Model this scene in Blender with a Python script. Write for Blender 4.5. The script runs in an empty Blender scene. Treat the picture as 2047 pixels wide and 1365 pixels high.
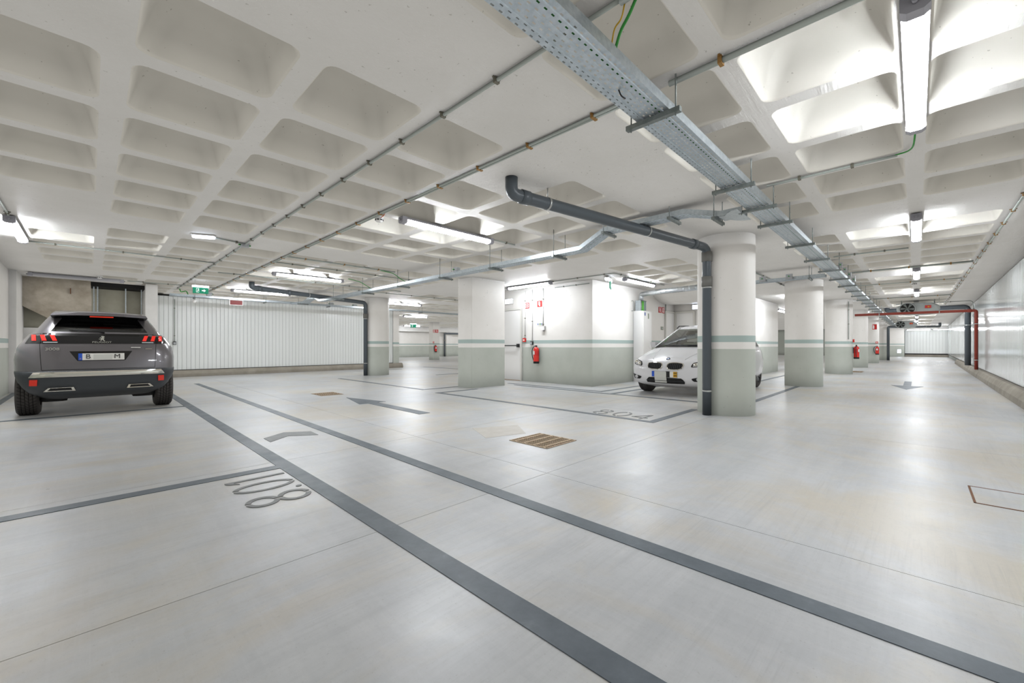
import bpy, bmesh, math, random
from mathutils import Vector, Matrix
from mathutils.bvhtree import BVHTree
random.seed(7)
PI = math.pi
S = bpy.context.scene
COL = S.collection

# ------------------------------------------------------------------ camera, world, exposure
EYE = 1.04
HEAD = math.radians(44.43)
cam_d = bpy.data.cameras.new('camera')
cam_d.sensor_fit = 'HORIZONTAL'; cam_d.sensor_width = 36.0
cam_d.lens = 825.8 / 2047 * 36.0
cam_d.shift_y = 7.5 / 2047
cam_d.clip_start = 0.05; cam_d.clip_end = 200
cam = bpy.data.objects.new('camera', cam_d); COL.objects.link(cam)
cam.location = (0, 0, EYE); cam.rotation_euler = (PI / 2, 0, HEAD - PI / 2)
S.camera = cam
w = bpy.data.worlds.new('world'); S.world = w; w.use_nodes = True
w.node_tree.nodes['Background'].inputs[0].default_value = (1.0, 0.975, 0.93, 1)
w.node_tree.nodes['Background'].inputs[1].default_value = 0.505
S.view_settings.view_transform = 'Standard'; S.view_settings.look = 'None'
S.view_settings.gamma = 1.0; S.view_settings.use_curve_mapping = False
S.view_settings.exposure = 0.0
S.cycles.max_bounces = 8; S.cycles.diffuse_bounces = 4; S.cycles.glossy_bounces = 3; S.cycles.transmission_bounces = 4; S.cycles.transparent_max_bounces = 10
S.cycles.use_fast_gi = True; S.cycles.fast_gi_method = 'REPLACE'; S.cycles.ao_bounces_render = 1; S.cycles.use_adaptive_sampling = True; S.cycles.adaptive_threshold = 0.03
w.light_settings.ao_factor = 1.0; w.light_settings.distance = 0.4
TUBE = 82.0            # luminance of a lit tube diffuser
CEIL = 2.69

# ------------------------------------------------------------------ materials
def lin(r, g, b):
    f = lambda v: (v / 255) / 12.92 if v / 255 <= 0.04045 else ((v / 255 + 0.055) / 1.055) ** 2.4
    return (f(r), f(g), f(b), 1)

class NT:
    def __init__(s, name):
        s.m = bpy.data.materials.new(name); s.m.use_nodes = True
        s.t = s.m.node_tree; s.n = s.t.nodes; s.b = s.n['Principled BSDF']
    def add(s, t, **kw):
        n = s.n.new(t)
        for k, v in kw.items():
            if k.startswith('i_'):
                n.inputs[k[2:].replace('_', ' ')].default_value = v
            elif k[0] == 'p' and k[1:].isdigit():
                n.inputs[int(k[1:])].default_value = v
            else:
                setattr(n, k, v)
        return n
    def ln(s, a, ao, b, bi):
        s.t.links.new(a.outputs[ao], b.inputs[bi])
    def math(s, op, a, b=None, c=None):
        n = s.add('ShaderNodeMath', operation=op)
        for i, v in enumerate((a, b, c)):
            if v is None: continue
            if isinstance(v, (int, float)): n.inputs[i].default_value = v
            else: s.t.links.new(v, n.inputs[i])
        return n.outputs[0]
    def mix(s, fac, a, b, blend='MIX'):
        n = s.add('ShaderNodeMix', data_type='RGBA', blend_type=blend)
        for i, v in ((0, fac), (6, a), (7, b)):
            if isinstance(v, (int, float, tuple)): n.inputs[i].default_value = v
            else: s.t.links.new(v, n.inputs[i])
        return n.outputs[2]
    def noise(s, scale, detail=4, rough=0.55, vec=None, dist=0):
        n = s.add('ShaderNodeTexNoise', i_Scale=scale, i_Detail=detail, i_Roughness=rough, i_Distortion=dist)
        s.t.links.new(vec if vec is not None else s.pos(), n.inputs['Vector'])
        return n.outputs['Fac']
    def pos(s):
        if not hasattr(s, '_p'): s._p = s.add('ShaderNodeNewGeometry').outputs['Position']
        return s._p
    def xyz(s):
        if not hasattr(s, '_x'):
            s._x = s.add('ShaderNodeSeparateXYZ'); s.t.links.new(s.pos(), s._x.inputs[0])
        return s._x.outputs
    def ramp(s, fac, stops):
        r = s.add('ShaderNodeValToRGB'); e = r.color_ramp.elements
        while len(e) < len(stops): e.new(0.5)
        for i, (p, c) in enumerate(stops): e[i].position = p; e[i].color = c
        s.t.links.new(fac, r.inputs[0]); return r.outputs[0]
    def bump(s, h, strength, dist=0.01):
        b = s.add('ShaderNodeBump', i_Strength=strength, i_Distance=dist)
        s.t.links.new(h, b.inputs['Height']); s.t.links.new(b.outputs[0], s.b.inputs['Normal'])
    def scaled(s, v):
        m = s.add('ShaderNodeMapping'); m.inputs['Scale'].default_value = v
        s.t.links.new(s.pos(), m.inputs[0]); return m.outputs[0]

def flat(name, rgb, rough=0.5, metal=0.0, spec=None, coat=0.0, emit=None, estr=0.0):
    n = NT(name); b = n.b
    b.inputs['Base Color'].default_value = lin(*rgb)
    b.inputs['Roughness'].default_value = rough; b.inputs['Metallic'].default_value = metal
    if spec is not None: b.inputs['Specular IOR Level'].default_value = spec
    if coat: b.inputs['Coat Weight'].default_value = coat; b.inputs['Coat Roughness'].default_value = 0.05
    if emit: b.inputs['Emission Color'].default_value = lin(*emit); b.inputs['Emission Strength'].default_value = estr
    return n.m

def worn(name, rgb, rgb2, scale=6, rough=0.5, metal=0.0, bump=0.05, r2=None):
    n = NT(name)
    f = n.noise(scale, 5, 0.6)
    n.t.links.new(n.ramp(f, [(0.3, lin(*rgb)), (0.7, lin(*rgb2))]), n.b.inputs['Base Color'])
    n.b.inputs['Metallic'].default_value = metal; n.b.inputs['Roughness'].default_value = rough
    if bump: n.bump(n.noise(scale * 6, 4, 0.6), bump, 0.01)
    return n.m

M = {}
# polished, trafficked concrete
n = NT('floor_concrete')
def soft(f, lo, hi, amt): return n.math('MULTIPLY', n.ramp(f, [(lo, (0, 0, 0, 1)), (hi, (1, 1, 1, 1))]), amt)
base = n.ramp(n.noise(0.55, 5, 0.6, dist=0.5), [(0.32, lin(175, 178, 180)), (0.5, lin(187, 190, 192)), (0.7, lin(200, 202, 204))])
mp = n.add('ShaderNodeMapping'); mp.inputs['Scale'].default_value = (8, 0.55, 1); mp.inputs['Rotation'].default_value = (0, 0, 0.12); n.t.links.new(n.pos(), mp.inputs[0])
st = n.noise(1, 6, 0.7, mp.outputs[0], 0.4)
mp2 = n.add('ShaderNodeMapping'); mp2.inputs['Scale'].default_value = (0.5, 6, 1); mp2.inputs['Rotation'].default_value = (0, 0, 0.35); n.t.links.new(n.pos(), mp2.inputs[0])
st2 = n.noise(1, 6, 0.7, mp2.outputs[0], 0.5)
base = n.mix(soft(st, 0.38, 0.72, 0.50), base, lin(204, 205, 206))
base = n.mix(soft(st2, 0.42, 0.74, 0.50), base, lin(160, 164, 167))
base = n.mix(soft(n.noise(2.2, 7, 0.72, dist=0.8), 0.40, 0.82, 0.40), base, lin(204, 205, 206))
base = n.mix(soft(n.noise(0.5, 5, 0.68, dist=1.0), 0.47, 0.64, 0.62), base, lin(193, 183, 162))
base = n.mix(soft(n.noise(1.1, 5, 0.7, dist=1.4), 0.52, 0.70, 0.42), base, lin(202, 194, 176))
mp3 = n.add('ShaderNodeMapping'); mp3.inputs['Scale'].default_value = (38, 1.6, 1); mp3.inputs['Rotation'].default_value = (0, 0, 0.2); n.t.links.new(n.pos(), mp3.inputs[0])
mp4 = n.add('ShaderNodeMapping'); mp4.inputs['Scale'].default_value = (1.4, 42, 1); mp4.inputs['Rotation'].default_value = (0, 0, -0.25); n.t.links.new(n.pos(), mp4.inputs[0])
gate = n.noise(0.8, 4, 0.6, dist=0.6)
base = n.mix(n.math('MULTIPLY', soft(n.noise(1, 4, 0.7, mp3.outputs[0], 0.8), 0.50, 0.74, 0.32), n.ramp(gate, [(0.42, (0, 0, 0, 1)), (0.6, (1, 1, 1, 1))])), base, lin(206, 207, 208))
base = n.mix(n.math('MULTIPLY', soft(n.noise(1, 4, 0.7, mp4.outputs[0], 0.8), 0.50, 0.74, 0.28), n.ramp(gate, [(0.42, (1, 1, 1, 1)), (0.58, (0, 0, 0, 1))])), base, lin(148, 151, 152))
base = n.mix(soft(n.noise(30, 4, 0.75), 0.50, 0.80, 0.22), base, lin(152, 153, 151))
base = n.mix(soft(n.noise(90, 2, 0.6), 0.66, 0.74, 0.35), base, lin(132, 130, 124))
n.t.links.new(base, n.b.inputs['Base Color'])
ro = n.math('ADD', n.math('MULTIPLY', n.noise(1.3, 6, 0.72, dist=0.5), 0.34), n.math('ADD', n.math('MULTIPLY', st, 0.14), 0.12))
n.t.links.new(ro, n.b.inputs['Roughness'])
n.b.inputs['Specular IOR Level'].default_value = 0.62
n.bump(n.math('ADD', n.noise(40, 5, 0.7), n.math('MULTIPLY', st2, 0.5)), 0.07, 0.004)
M['floor'] = n.m
M['joint'] = flat('joint_filler', (140, 126, 105), 0.9)

n = NT('ceiling_paint')
c1 = n.noise(1.3, 5, 0.6)
col = n.ramp(c1, [(0.3, lin(226, 225, 221)), (0.7, lin(234, 233, 230))])
pit = n.math('MULTIPLY', n.math('GREATER_THAN', n.noise(34, 2, 0.5), 0.73), 0.45)
col = n.mix(pit, col, lin(150, 146, 136))
n.t.links.new(col, n.b.inputs['Base Color']); n.b.inputs['Roughness'].default_value = 0.505
n.bump(n.math('ADD', n.noise(9, 6, 0.7), n.math('MULTIPLY', n.noise(1, 5, 0.7, n.scaled((2, 30, 10))), 0.9)), 0.45, 0.014)
M['ceil'] = n.m
n = NT('coffer_paint')
col = n.ramp(n.noise(1.7, 5, 0.6), [(0.3, lin(222, 219, 209)), (0.7, lin(230, 227, 218))])
pit = n.math('MULTIPLY', n.math('GREATER_THAN', n.noise(42, 2, 0.5), 0.74), 0.5)
col = n.mix(pit, col, lin(140, 134, 120))
n.t.links.new(col, n.b.inputs['Base Color']); n.b.inputs['Roughness'].default_value = 0.7
n.bump(n.noise(30, 3, 0.6), 0.05, 0.006)
M['coffer'] = n.m

n = NT('dado_paint')        # painted bands: grey-green dado, white gap, green stripe, white above
z = n.xyz()[2]
white = n.ramp(n.noise(1.8, 4), [(0.3, lin(229, 227, 222)), (0.7, lin(236, 234, 230))])
green = n.ramp(n.noise(2.4, 4), [(0.3, lin(182, 188, 179)), (0.7, lin(190, 195, 187))])
low = n.math('LESS_THAN', z, 0.985)
strp = n.math('MULTIPLY', n.math('GREATER_THAN', z, 1.087), n.math('LESS_THAN', z, 1.182))
col = n.mix(low, white, green); col = n.mix(strp, col, lin(168, 186, 182))
pit = n.math('MULTIPLY', n.math('GREATER_THAN', n.noise(22, 2, 0.5), 0.735), 0.35)
col = n.mix(pit, col, lin(130, 128, 120))
n.t.links.new(col, n.b.inputs['Base Color']); n.b.inputs['Roughness'].default_value = 0.55
n.bump(n.noise(25, 5, 0.6), 0.06, 0.008)
M['dado'] = n.m
M['white_wall'] = worn('white_wall_paint', (226, 225, 222), (234, 233, 230), 3, 0.6)
M['panel'] = flat('white_cladding', (228, 232, 230), 0.26, spec=0.6)
M['panel_gloss'] = flat('gloss_cladding', (206, 211, 210), 0.14, spec=0.8)
M['groove'] = flat('cladding_joint', (160, 165, 158), 0.7)
M['raw'] = worn('raw_concrete', (158, 148, 132), (196, 188, 174), 3.5, 0.9, 0, 0.5)
M['kerb'] = worn('kerb_concrete', (140, 134, 122), (166, 160, 148), 2.2, 0.85, 0, 0.3)
M['grey_board'] = worn('grey_board', (150, 148, 132), (162, 160, 146), 4, 0.8)
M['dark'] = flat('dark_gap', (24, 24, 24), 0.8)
n = NT('line_paint')
col = n.ramp(n.noise(5, 6, 0.7), [(0.3, lin(84, 93, 101)), (0.6, lin(100, 109, 117)), (0.8, lin(124, 132, 138))])
n.t.links.new(col, n.b.inputs['Base Color'])
n.t.links.new(n.math('ADD', n.math('MULTIPLY', n.noise(3, 5), 0.3), 0.3), n.b.inputs['Roughness'])
n.bump(n.noise(60, 3), 0.08, 0.003)
M['line'] = n.m
M['line_dark'] = worn('worn_line_paint', (112, 116, 116), (132, 134, 133), 14, 0.5)
M['line_light'] = worn('pale_line_paint', (150, 154, 164), (196, 198, 206), 5, 0.4)
M['galv'] = worn('galvanised_steel', (172, 182, 188), (200, 208, 212), 30, 0.38, 0.75, 0.03)
M['galv_dark'] = worn('zinc_bar', (120, 128, 126), (148, 154, 152), 20, 0.45, 0.7, 0.03)
M['duct'] = worn('spiral_duct', (188, 194, 198), (214, 218, 220), 12, 0.3, 0.7, 0.03)
M['cond'] = flat('grey_conduit', (176, 184, 178), 0.5)
M['clip'] = flat('conduit_clip', (120, 118, 104), 0.6)
M['clip_brass'] = flat('brass_clip', (168, 128, 72), 0.5, 0.4)
M['pvc'] = flat('grey_pvc', (84, 92, 98), 0.32, spec=0.5)
M['pvc_seal'] = flat('pipe_sleeve', (112, 112, 108), 0.45)
M['clamp'] = flat('steel_clamp', (196, 198, 196), 0.35, 0.8)
M['red_pipe'] = flat('red_pipe', (150, 62, 48), 0.4)
M['green_cable'] = flat('green_cable', (52, 150, 58), 0.5)
M['green_bundle'] = worn('green_cable_bundle', (70, 200, 60), (150, 235, 110), 60, 0.5)
M['yellow_cable'] = flat('yellow_cable', (196, 160, 40), 0.5)
M['orange_cable'] = flat('orange_cable', (212, 96, 50), 0.5)
M['red'] = flat('fire_red', (222, 44, 34), 0.35, coat=0.3)
M['red_sign'] = flat('sign_red', (206, 40, 38), 0.5)
M['dark_red'] = flat('display_red', (128, 34, 32), 0.5)
M['white'] = flat('white_plastic', (236, 236, 234), 0.45)
M['cab'] = flat('cabinet_white', (236, 236, 234), 0.3)
M['black'] = flat('black_rubber', (28, 28, 29), 0.6)
M['box_grey'] = flat('box_grey', (176, 180, 182), 0.55)
M['lamp_body'] = flat('lamp_housing', (176, 176, 182), 0.45)
M['lamp_dark'] = flat('lamp_end_cap', (168, 168, 176), 0.5)
M['tube'] = flat('lit_diffuser', (250, 250, 255), 0.4, emit=(246, 250, 255), estr=TUBE)
M['tube_off'] = flat('unlit_diffuser', (186, 186, 190), 0.4)
M['led'] = flat('emergency_light', (245, 248, 255), 0.3, emit=(225, 236, 255), estr=6.0)
M['exit_green'] = flat('exit_green', (0, 138, 104), 0.5, emit=(0, 138, 104), estr=0.35)
M['exit_white'] = flat('exit_white', (240, 250, 246), 0.5, emit=(230, 248, 242), estr=0.5)
M['exit_lit'] = flat('exit_lamp_strip', (240, 246, 250), 0.5, emit=(236, 244, 255), estr=3.0)
M['rust'] = worn('rusty_grating', (176, 152, 124), (208, 188, 162), 30, 0.7, 0.1)
M['rust_dark'] = flat('drain_pit', (58, 40, 28), 0.9)
M['rust_line'] = flat('rusty_frame', (120, 84, 60), 0.8)
M['fan'] = worn('fan_casing', (176, 184, 184), (196, 202, 202), 5, 0.5, 0.2)
M['door'] = flat('door_paint', (216, 215, 208), 0.5)
M['door_white'] = flat('door_leaf', (232, 232, 230), 0.45)
M['blue'] = flat('label_blue', (90, 110, 170), 0.5)
M['label_grey'] = flat('label_print', (150, 156, 140), 0.6)

# perforated tray: real slots seen through (alpha cut by pattern in object space)
def tray_mat(name, along):
    n = NT(name)
    tc = n.add('ShaderNodeTexCoord'); sp = n.add('ShaderNodeSeparateXYZ'); n.ln(tc, 'Object', sp, 0)
    a, b = (sp.outputs[0], sp.outputs[1]) if along == 0 else (sp.outputs[1], sp.outputs[0])
    row = n.math('FLOOR', n.math('DIVIDE', b, 0.03))
    sh = n.math('MULTIPLY', n.math('MODULO', n.math('ABSOLUTE', row), 2.0), 0.025)
    u = n.math('SUBTRACT', n.math('FRACT', n.math('DIVIDE', n.math('ADD', n.math('ADD', a, 100.0), sh), 0.05)), 0.5)
    v = n.math('SUBTRACT', n.math('FRACT', n.math('DIVIDE', n.math('ADD', b, 10.0), 0.03)), 0.5)
    inu = n.math('LESS_THAN', n.math('ABSOLUTE', u), 0.19); inv = n.math('LESS_THAN', n.math('ABSOLUTE', v), 0.14)
    hole = n.math('MULTIPLY', inu, inv)
    n.t.links.new(n.math('SUBTRACT', 1.0, hole), n.b.inputs['Alpha'])
    f = n.noise(30, 4)
    n.t.links.new(n.ramp(f, [(0.3, lin(184, 196, 204)), (0.7, lin(208, 217, 224))]), n.b.inputs['Base Color'])
    n.b.inputs['Metallic'].default_value = 0.7; n.b.inputs['Roughness'].default_value = 0.4
    return n.m
M['perf_x'] = tray_mat('perforated_steel', 0)
M['perf_y'] = tray_mat('perforated_steel_branch', 1)

# cars
M['car_grey'] = flat('grey_metallic_paint', (112, 109, 112), 0.3, 0.6, coat=1.0)
M['car_white'] = flat('white_car_paint', (214, 215, 218), 0.22, 0.0, coat=0.8)
M['cladding'] = flat('bumper_plastic', (52, 56, 60), 0.5)
M['gloss_black'] = flat('gloss_black', (14, 14, 16), 0.08, spec=0.6)
M['chrome'] = flat('chrome', (226, 222, 212), 0.08, 1.0)
M['tyre'] = flat('tyre_rubber', (66, 63, 61), 0.75)
M['rim'] = flat('alloy_rim', (150, 152, 156), 0.3, 0.8)
M['lamp_red'] = flat('tail_lamp_red', (226, 44, 34), 0.2, emit=(230, 40, 26), estr=0.35)
M['refl_red'] = flat('reflector_red', (200, 44, 30), 0.2, emit=(220, 50, 26), estr=0.12)
M['brake_red'] = flat('brake_lamp_red', (190, 40, 20), 0.2, emit=(220, 50, 20), estr=0.4)
M['lamp_clear'] = flat('clear_lens', (196, 198, 200), 0.1, 0.3)
M['plate_white'] = flat('plate_white', (222, 222, 216), 0.4)
M['plate_blur'] = flat('plate_smudge', (196, 198, 192), 0.5)
M['plate_blue'] = flat('plate_blue', (32, 84, 190), 0.4)
M['plate_yellow'] = flat('plate_yellow', (232, 178, 40), 0.4)
M['ink'] = flat('black_ink', (18, 18, 18), 0.5)
M['interior'] = flat('car_interior', (44, 44, 46), 0.8)
M['under'] = flat('underbody', (22, 22, 23), 0.8)
M['badge_blue'] = flat('badge_blue', (60, 120, 200), 0.3)
def glass(name, tint, fac):
    n = NT(name); n.n.remove(n.b)
    tr = n.add('ShaderNodeBsdfTransparent'); tr.inputs[0].default_value = lin(*tint)
    gl = n.add('ShaderNodeBsdfGlossy'); gl.inputs['Roughness'].default_value = 0.02
    fr = n.add('ShaderNodeFresnel'); fr.inputs[0].default_value = 1.5
    mx = n.add('ShaderNodeMixShader')
    n.t.links.new(n.math('ADD', n.math('MULTIPLY', fr.outputs[0], 0.9), fac), mx.inputs[0])
    n.ln(tr, 0, mx, 1); n.ln(gl, 0, mx, 2)
    n.ln(mx, 0, n.n['Material Output'], 0)
    return n.m
M['glass_dark'] = glass('privacy_glass', (96, 100, 102), 0.03)
M['glass_clear'] = glass('green_tinted_glass', (206, 222, 212), 0.26)
M['interior_pale'] = flat('pale_car_interior', (150, 152, 148), 0.8)
M['patch'] = worn('pale_mortar', (188, 184, 175), (200, 197, 190), 6, 0.6)

# ------------------------------------------------------------------ mesh helpers
class MB:
    def __init__(s): s.v = []; s.f = []; s.mi = []; s.sm = []
    def add(s, vs, fs, mi=0, sm=False):
        o = len(s.v); s.v += [tuple(p) for p in vs]
        for f in fs: s.f.append([i + o for i in f]); s.mi.append(mi); s.sm.append(sm)
        return s
    def box(s, x0, x1, y0, y1, z0, z1, mi=0):
        vs = [(x, y, z) for z in (z0, z1) for y in (y0, y1) for x in (x0, x1)]
        return s.add(vs, [(0, 2, 3, 1), (4, 5, 7, 6), (0, 1, 5, 4), (2, 6, 7, 3), (0, 4, 6, 2), (1, 3, 7, 5)], mi)
    def cbox(s, x0, x1, y0, y1, z0, z1, c=0.005, mi=0):     # chamfered in plan, for cast or pressed things
        p = [(x0 + c, y0), (x1 - c, y0), (x1, y0 + c), (x1, y1 - c), (x1 - c, y1), (x0 + c, y1), (x0, y1 - c), (x0, y0 + c)]
        return s.prism(p, z0, z1, mi)
    def prism(s, poly, z0, z1, mi=0):
        k = len(poly)
        vs = [(x, y, z0) for x, y in poly] + [(x, y, z1) for x, y in poly]
        fs = [tuple(reversed(range(k))), tuple(range(k, 2 * k))]
        fs += [(i, (i + 1) % k, k + (i + 1) % k, k + i) for i in range(k)]
        return s.add(vs, fs, mi)
    def pts_prism(s, a, b, mi=0, sm=False):                 # two matching loops of 3D points
        k = len(a)
        fs = [tuple(reversed(range(k))), tuple(range(k, 2 * k))] + [(i, (i + 1) % k, k + (i + 1) % k, k + i) for i in range(k)]
        return s.add(list(a) + list(b), fs, mi, sm)
    def tube(s, path, r, seg=10, mi=0, cap=True, sm=True):
        P = [Vector(p) for p in path]; rings = []
        up = Vector((0, 0, 1)); prev = None
        for i, p in enumerate(P):
            t = ((P[i + 1] - p) if i < len(P) - 1 else Vector()) .normalized() + ((p - P[i - 1]) if i > 0 else Vector()).normalized()
            t = t.normalized()
            if prev is None:
                a = t.cross(up)
                if a.length < 0.05: a = t.cross(Vector((1, 0, 0)))
            else: a = prev - t * prev.dot(t)
            a.normalize(); prev = a; b = t.cross(a)
            rr = r[i] if isinstance(r, (list, tuple)) else r
            rings.append([p + a * (rr * math.cos(2 * PI * k / seg)) + b * (rr * math.sin(2 * PI * k / seg)) for k in range(seg)])
        vs = [q for ring in rings for q in ring]; fs = []
        for i in range(len(P) - 1):
            for k in range(seg):
                fs.append((i * seg + k, i * seg + (k + 1) % seg, (i + 1) * seg + (k + 1) % seg, (i + 1) * seg + k))
        s.add(vs, fs, mi, sm)
        if cap:
            o = len(s.v) - len(vs)
            s.f.append([o + k for k in reversed(range(seg))]); s.mi.append(mi); s.sm.append(False)
            s.f.append([o + (len(P) - 1) * seg + k for k in range(seg)]); s.mi.append(mi); s.sm.append(False)
        return s
    def lathe(s, prof, seg=24, c=(0, 0, 0), axis='z', mi=0, sm=True):   # prof: (radius, height)
        vs = []
        for r, h in prof:
            for k in range(seg):
                a = 2 * PI * k / seg; u, v = r * math.cos(a), r * math.sin(a)
                p = {'z': (u, v, h), 'x': (h, u, v), 'y': (v, h, u)}[axis]
                vs.append((p[0] + c[0], p[1] + c[1], p[2] + c[2]))
        fs = [(i * seg + k, i * seg + (k + 1) % seg, (i + 1) * seg + (k + 1) % seg, (i + 1) * seg + k)
              for i in range(len(prof) - 1) for k in range(seg)]
        return s.add(vs, fs, mi, sm)
    def build(s, name, mat, parent=None, loc=None):
        me = bpy.data.meshes.new(name)
        me.from_pydata(s.v, [], s.f); 
        for m in (mat if isinstance(mat, (list, tuple)) else [mat]): me.materials.append(M[m] if isinstance(m, str) else m)
        me.polygons.foreach_set('material_index', s.mi)
        me.polygons.foreach_set('use_smooth', s.sm)
        bm = bmesh.new(); bm.from_mesh(me); bmesh.ops.recalc_face_normals(bm, faces=bm.faces); bm.to_mesh(me); bm.free()
        me.update()
        o = bpy.data.objects.new(name, me); COL.objects.link(o)
        if parent is not None: o.parent = parent
        if loc is not None: o.location = loc
        return o

def tag(o, label=None, cat=None, group=None, kind=None):
    if label: o['label'] = label
    if cat: o['category'] = cat
    if group: o['group'] = group
    if kind: o['kind'] = kind
    return o
def struct(o, label=None): 
    o['kind'] = 'structure'
    if label: o['label'] = label
    return o
def thing(name, label, cat, loc=(0, 0, 0), rz=0, group=None):
    o = bpy.data.objects.new(name, None); COL.objects.link(o); o.empty_display_size = 0.1
    o.location = loc; o.rotation_euler = (0, 0, rz)
    return tag(o, label, cat, group)
def clone(o, parent=None):
    c = o.copy(); COL.objects.link(c); c.parent = parent
    for ch in o.children: clone(ch, c)
    return c
def box(name, x0, x1, y0, y1, z0, z1, mat, parent=None):
    return MB().box(x0, x1, y0, y1, z0, z1).build(name, mat, parent)
def text_part(name, txt, size, mat, parent, loc, rot, extrude=0.002, sx=1.0, align='CENTER'):
    cu = bpy.data.curves.new(name, 'FONT'); cu.body = txt; cu.size = size; cu.extrude = extrude
    cu.align_x = align; cu.align_y = 'CENTER'
    o = bpy.data.objects.new(name, cu); COL.objects.link(o)
    dg = bpy.context.evaluated_depsgraph_get(); dg.update()
    me = bpy.data.meshes.new_from_object(o.evaluated_get(dg)); bpy.data.objects.remove(o); bpy.data.curves.remove(cu)
    me.materials.clear(); me.materials.append(M[mat])
    o = bpy.data.objects.new(name, me); COL.objects.link(o)
    o.parent = parent; o.location = loc; o.rotation_euler = rot; o.scale = (sx, 1, 1)
    return o
def bend(pts, r, n=5):      # round the corners of a polyline
    P = [Vector(p) for p in pts]; out = [P[0]]
    for i in range(1, len(P) - 1):
        a = (P[i - 1] - P[i]).normalized(); b = (P[i + 1] - P[i]).normalized()
        rr = min(r, (P[i - 1] - P[i]).length * 0.45, (P[i + 1] - P[i]).length * 0.45)
        p0, p1 = P[i] + a * rr, P[i] + b * rr
        for k in range(n + 1):
            t = k / n; out.append(p0 * (1 - t) ** 2 + P[i] * 2 * t * (1 - t) + p1 * t * t)
    out.append(P[-1]); return out

# ------------------------------------------------------------------ ceiling (waffle slab)
OP = 0.67
def xspans():
    out = []; pos = -5.0
    fields = [(-0.6975 - 0.0, 0.17, -1, 9), (None, 7.72, 0, 6), (None, 13.4, 0, 6), (None, 19.45, 0, 6), (None, 25.5, 0, 6), (None, 31.6, 0, 6), (None, 37.7, 0, 6), (None, 43.8, 0, 6)]
    for fi, (_, st, k0, num) in enumerate(fields):
        a = st + 0.8 * k0 - 0.065
        out.append((pos, a, None)); 
        for k in range(num): out.append((a + 0.8 * k, a + 0.8 * (k + 1), (fi, k0 + k)))
        pos = a + 0.8 * num
    out.append((pos, 53.0, None)); return out
def yspans():
    out = [(-2.4, -0.8175, None), (-0.8175, 0.0175, 'a'), (0.0175, 0.8125, 'b'), (0.8125, 1.60, 'c'), (1.60, 2.3875, None)]
    p = 2.3875
    for j in range(0, 37):
        out.append((p, p + 0.805, j if j not in (6, 13, 20, 27, 34) else None)); p += 0.805
    return out
def is_coffer(xk, yk, x0, y0):
    if xk is None or yk is None: return False
    fi, k = xk
    if yk in ('a', 'b', 'c'): return fi > 0 or k >= 0
    if x0 > 12.6 and y0 < 11: return False
    if x0 > 26: return False
    if x0 < 0.2 and y0 > 16.5: return False
    if y0 > 17.0 and x0 < 9.0: return False
    if fi == 0:
        if k == -1: return yk in (1, 2, 3, 4, 8, 9, 10, 11)
        if (k, yk) in ((3, 0), (7, 0)): return False
        return True
    if fi == 1 and y0 < 11: return yk in (1, 2)
    return True
def coffer_cell(mb, x0, x1, y0, y1):
    mx = (x1 - x0 - OP) / 2 if x1 - x0 < 0.83 else 0.066
    my = (y1 - y0 - OP) / 2 if y1 - y0 < 0.83 else 0.066
    ax0, ax1, ay0, ay1 = x0 + mx, x1 - mx, y0 + my, y1 - my
    def ring(ins, rad, z):
        a0, a1, b0, b1 = ax0 + ins, ax1 - ins, ay0 + ins, ay1 - ins; out = []
        for cx, cy, st in ((a1 - rad, b1 - rad, 0), (a0 + rad, b1 - rad, 1), (a0 + rad, b0 + rad, 2), (a1 - rad, b0 + rad, 3)):
            for t in range(5):
                a = (st + t / 4) * PI / 2; out.append((cx + rad * math.cos(a), cy + rad * math.sin(a), z))
        return out
    out = []
    r0 = ring(0, 0.075, CEIL)
    for q, (cx, cy) in enumerate(((x1, y1), (x0, y1), (x0, y0), (x1, y0))):
        ps = r0[q * 5:q * 5 + 5]
        first = (cx, ps[0][1], CEIL) if q in (0, 2) else (ps[0][0], cy, CEIL)
        last = (ps[4][0], cy, CEIL) if q in (0, 2) else (cx, ps[4][1], CEIL)
        cor = (cx, cy, CEIL)
        mid = lambda u, v: tuple((u[i] + v[i]) / 2 for i in range(3))
        out += [first, mid(first, cor), cor, mid(cor, last), last]
    rings = [out, r0, ring(0.012, 0.08, CEIL + 0.012), ring(0.045, 0.09, CEIL + 0.13), ring(0.075, 0.10, CEIL + 0.2), ring(0.12, 0.10, CEIL + 0.245), ring(0.19, 0.08, CEIL + 0.27)]
    vs = [p for r in rings for p in r]; N = 20
    for i in range(len(rings) - 1):
        fs = [(i * N + k, i * N + (k + 1) % N, (i + 1) * N + (k + 1) % N, (i + 1) * N + k) for k in range(N)]
        if i == 0: mb.add(vs, fs, 0, False); o = len(mb.v) - len(vs)
        else:
            for f in fs: mb.f.append([o + q for q in f]); mb.mi.append(1); mb.sm.append(True)
    mb.f.append([o + 6 * N + k for k in range(N)]); mb.mi.append(1); mb.sm.append(True)
mb = MB()
for (x0, x1, xk) in xspans():
    for (y0, y1, yk) in yspans():
        if is_coffer(xk, yk, x0, y0): coffer_cell(mb, x0, x1, y0, y1)
        else: mb.add([(x0, y0, CEIL), (x1, y0, CEIL), (x1, y1, CEIL), (x0, y1, CEIL)], [(0, 3, 2, 1)])
ceil_o = mb.build('ceiling', ['ceil', 'coffer'])
struct(ceil_o, 'white painted waffle slab ceiling with deep rounded coffers')
box('roof_slab', -5.2, 53.2, -2.6, 32.4, CEIL + 0.3, CEIL + 0.5, 'ceil', ceil_o)

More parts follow.
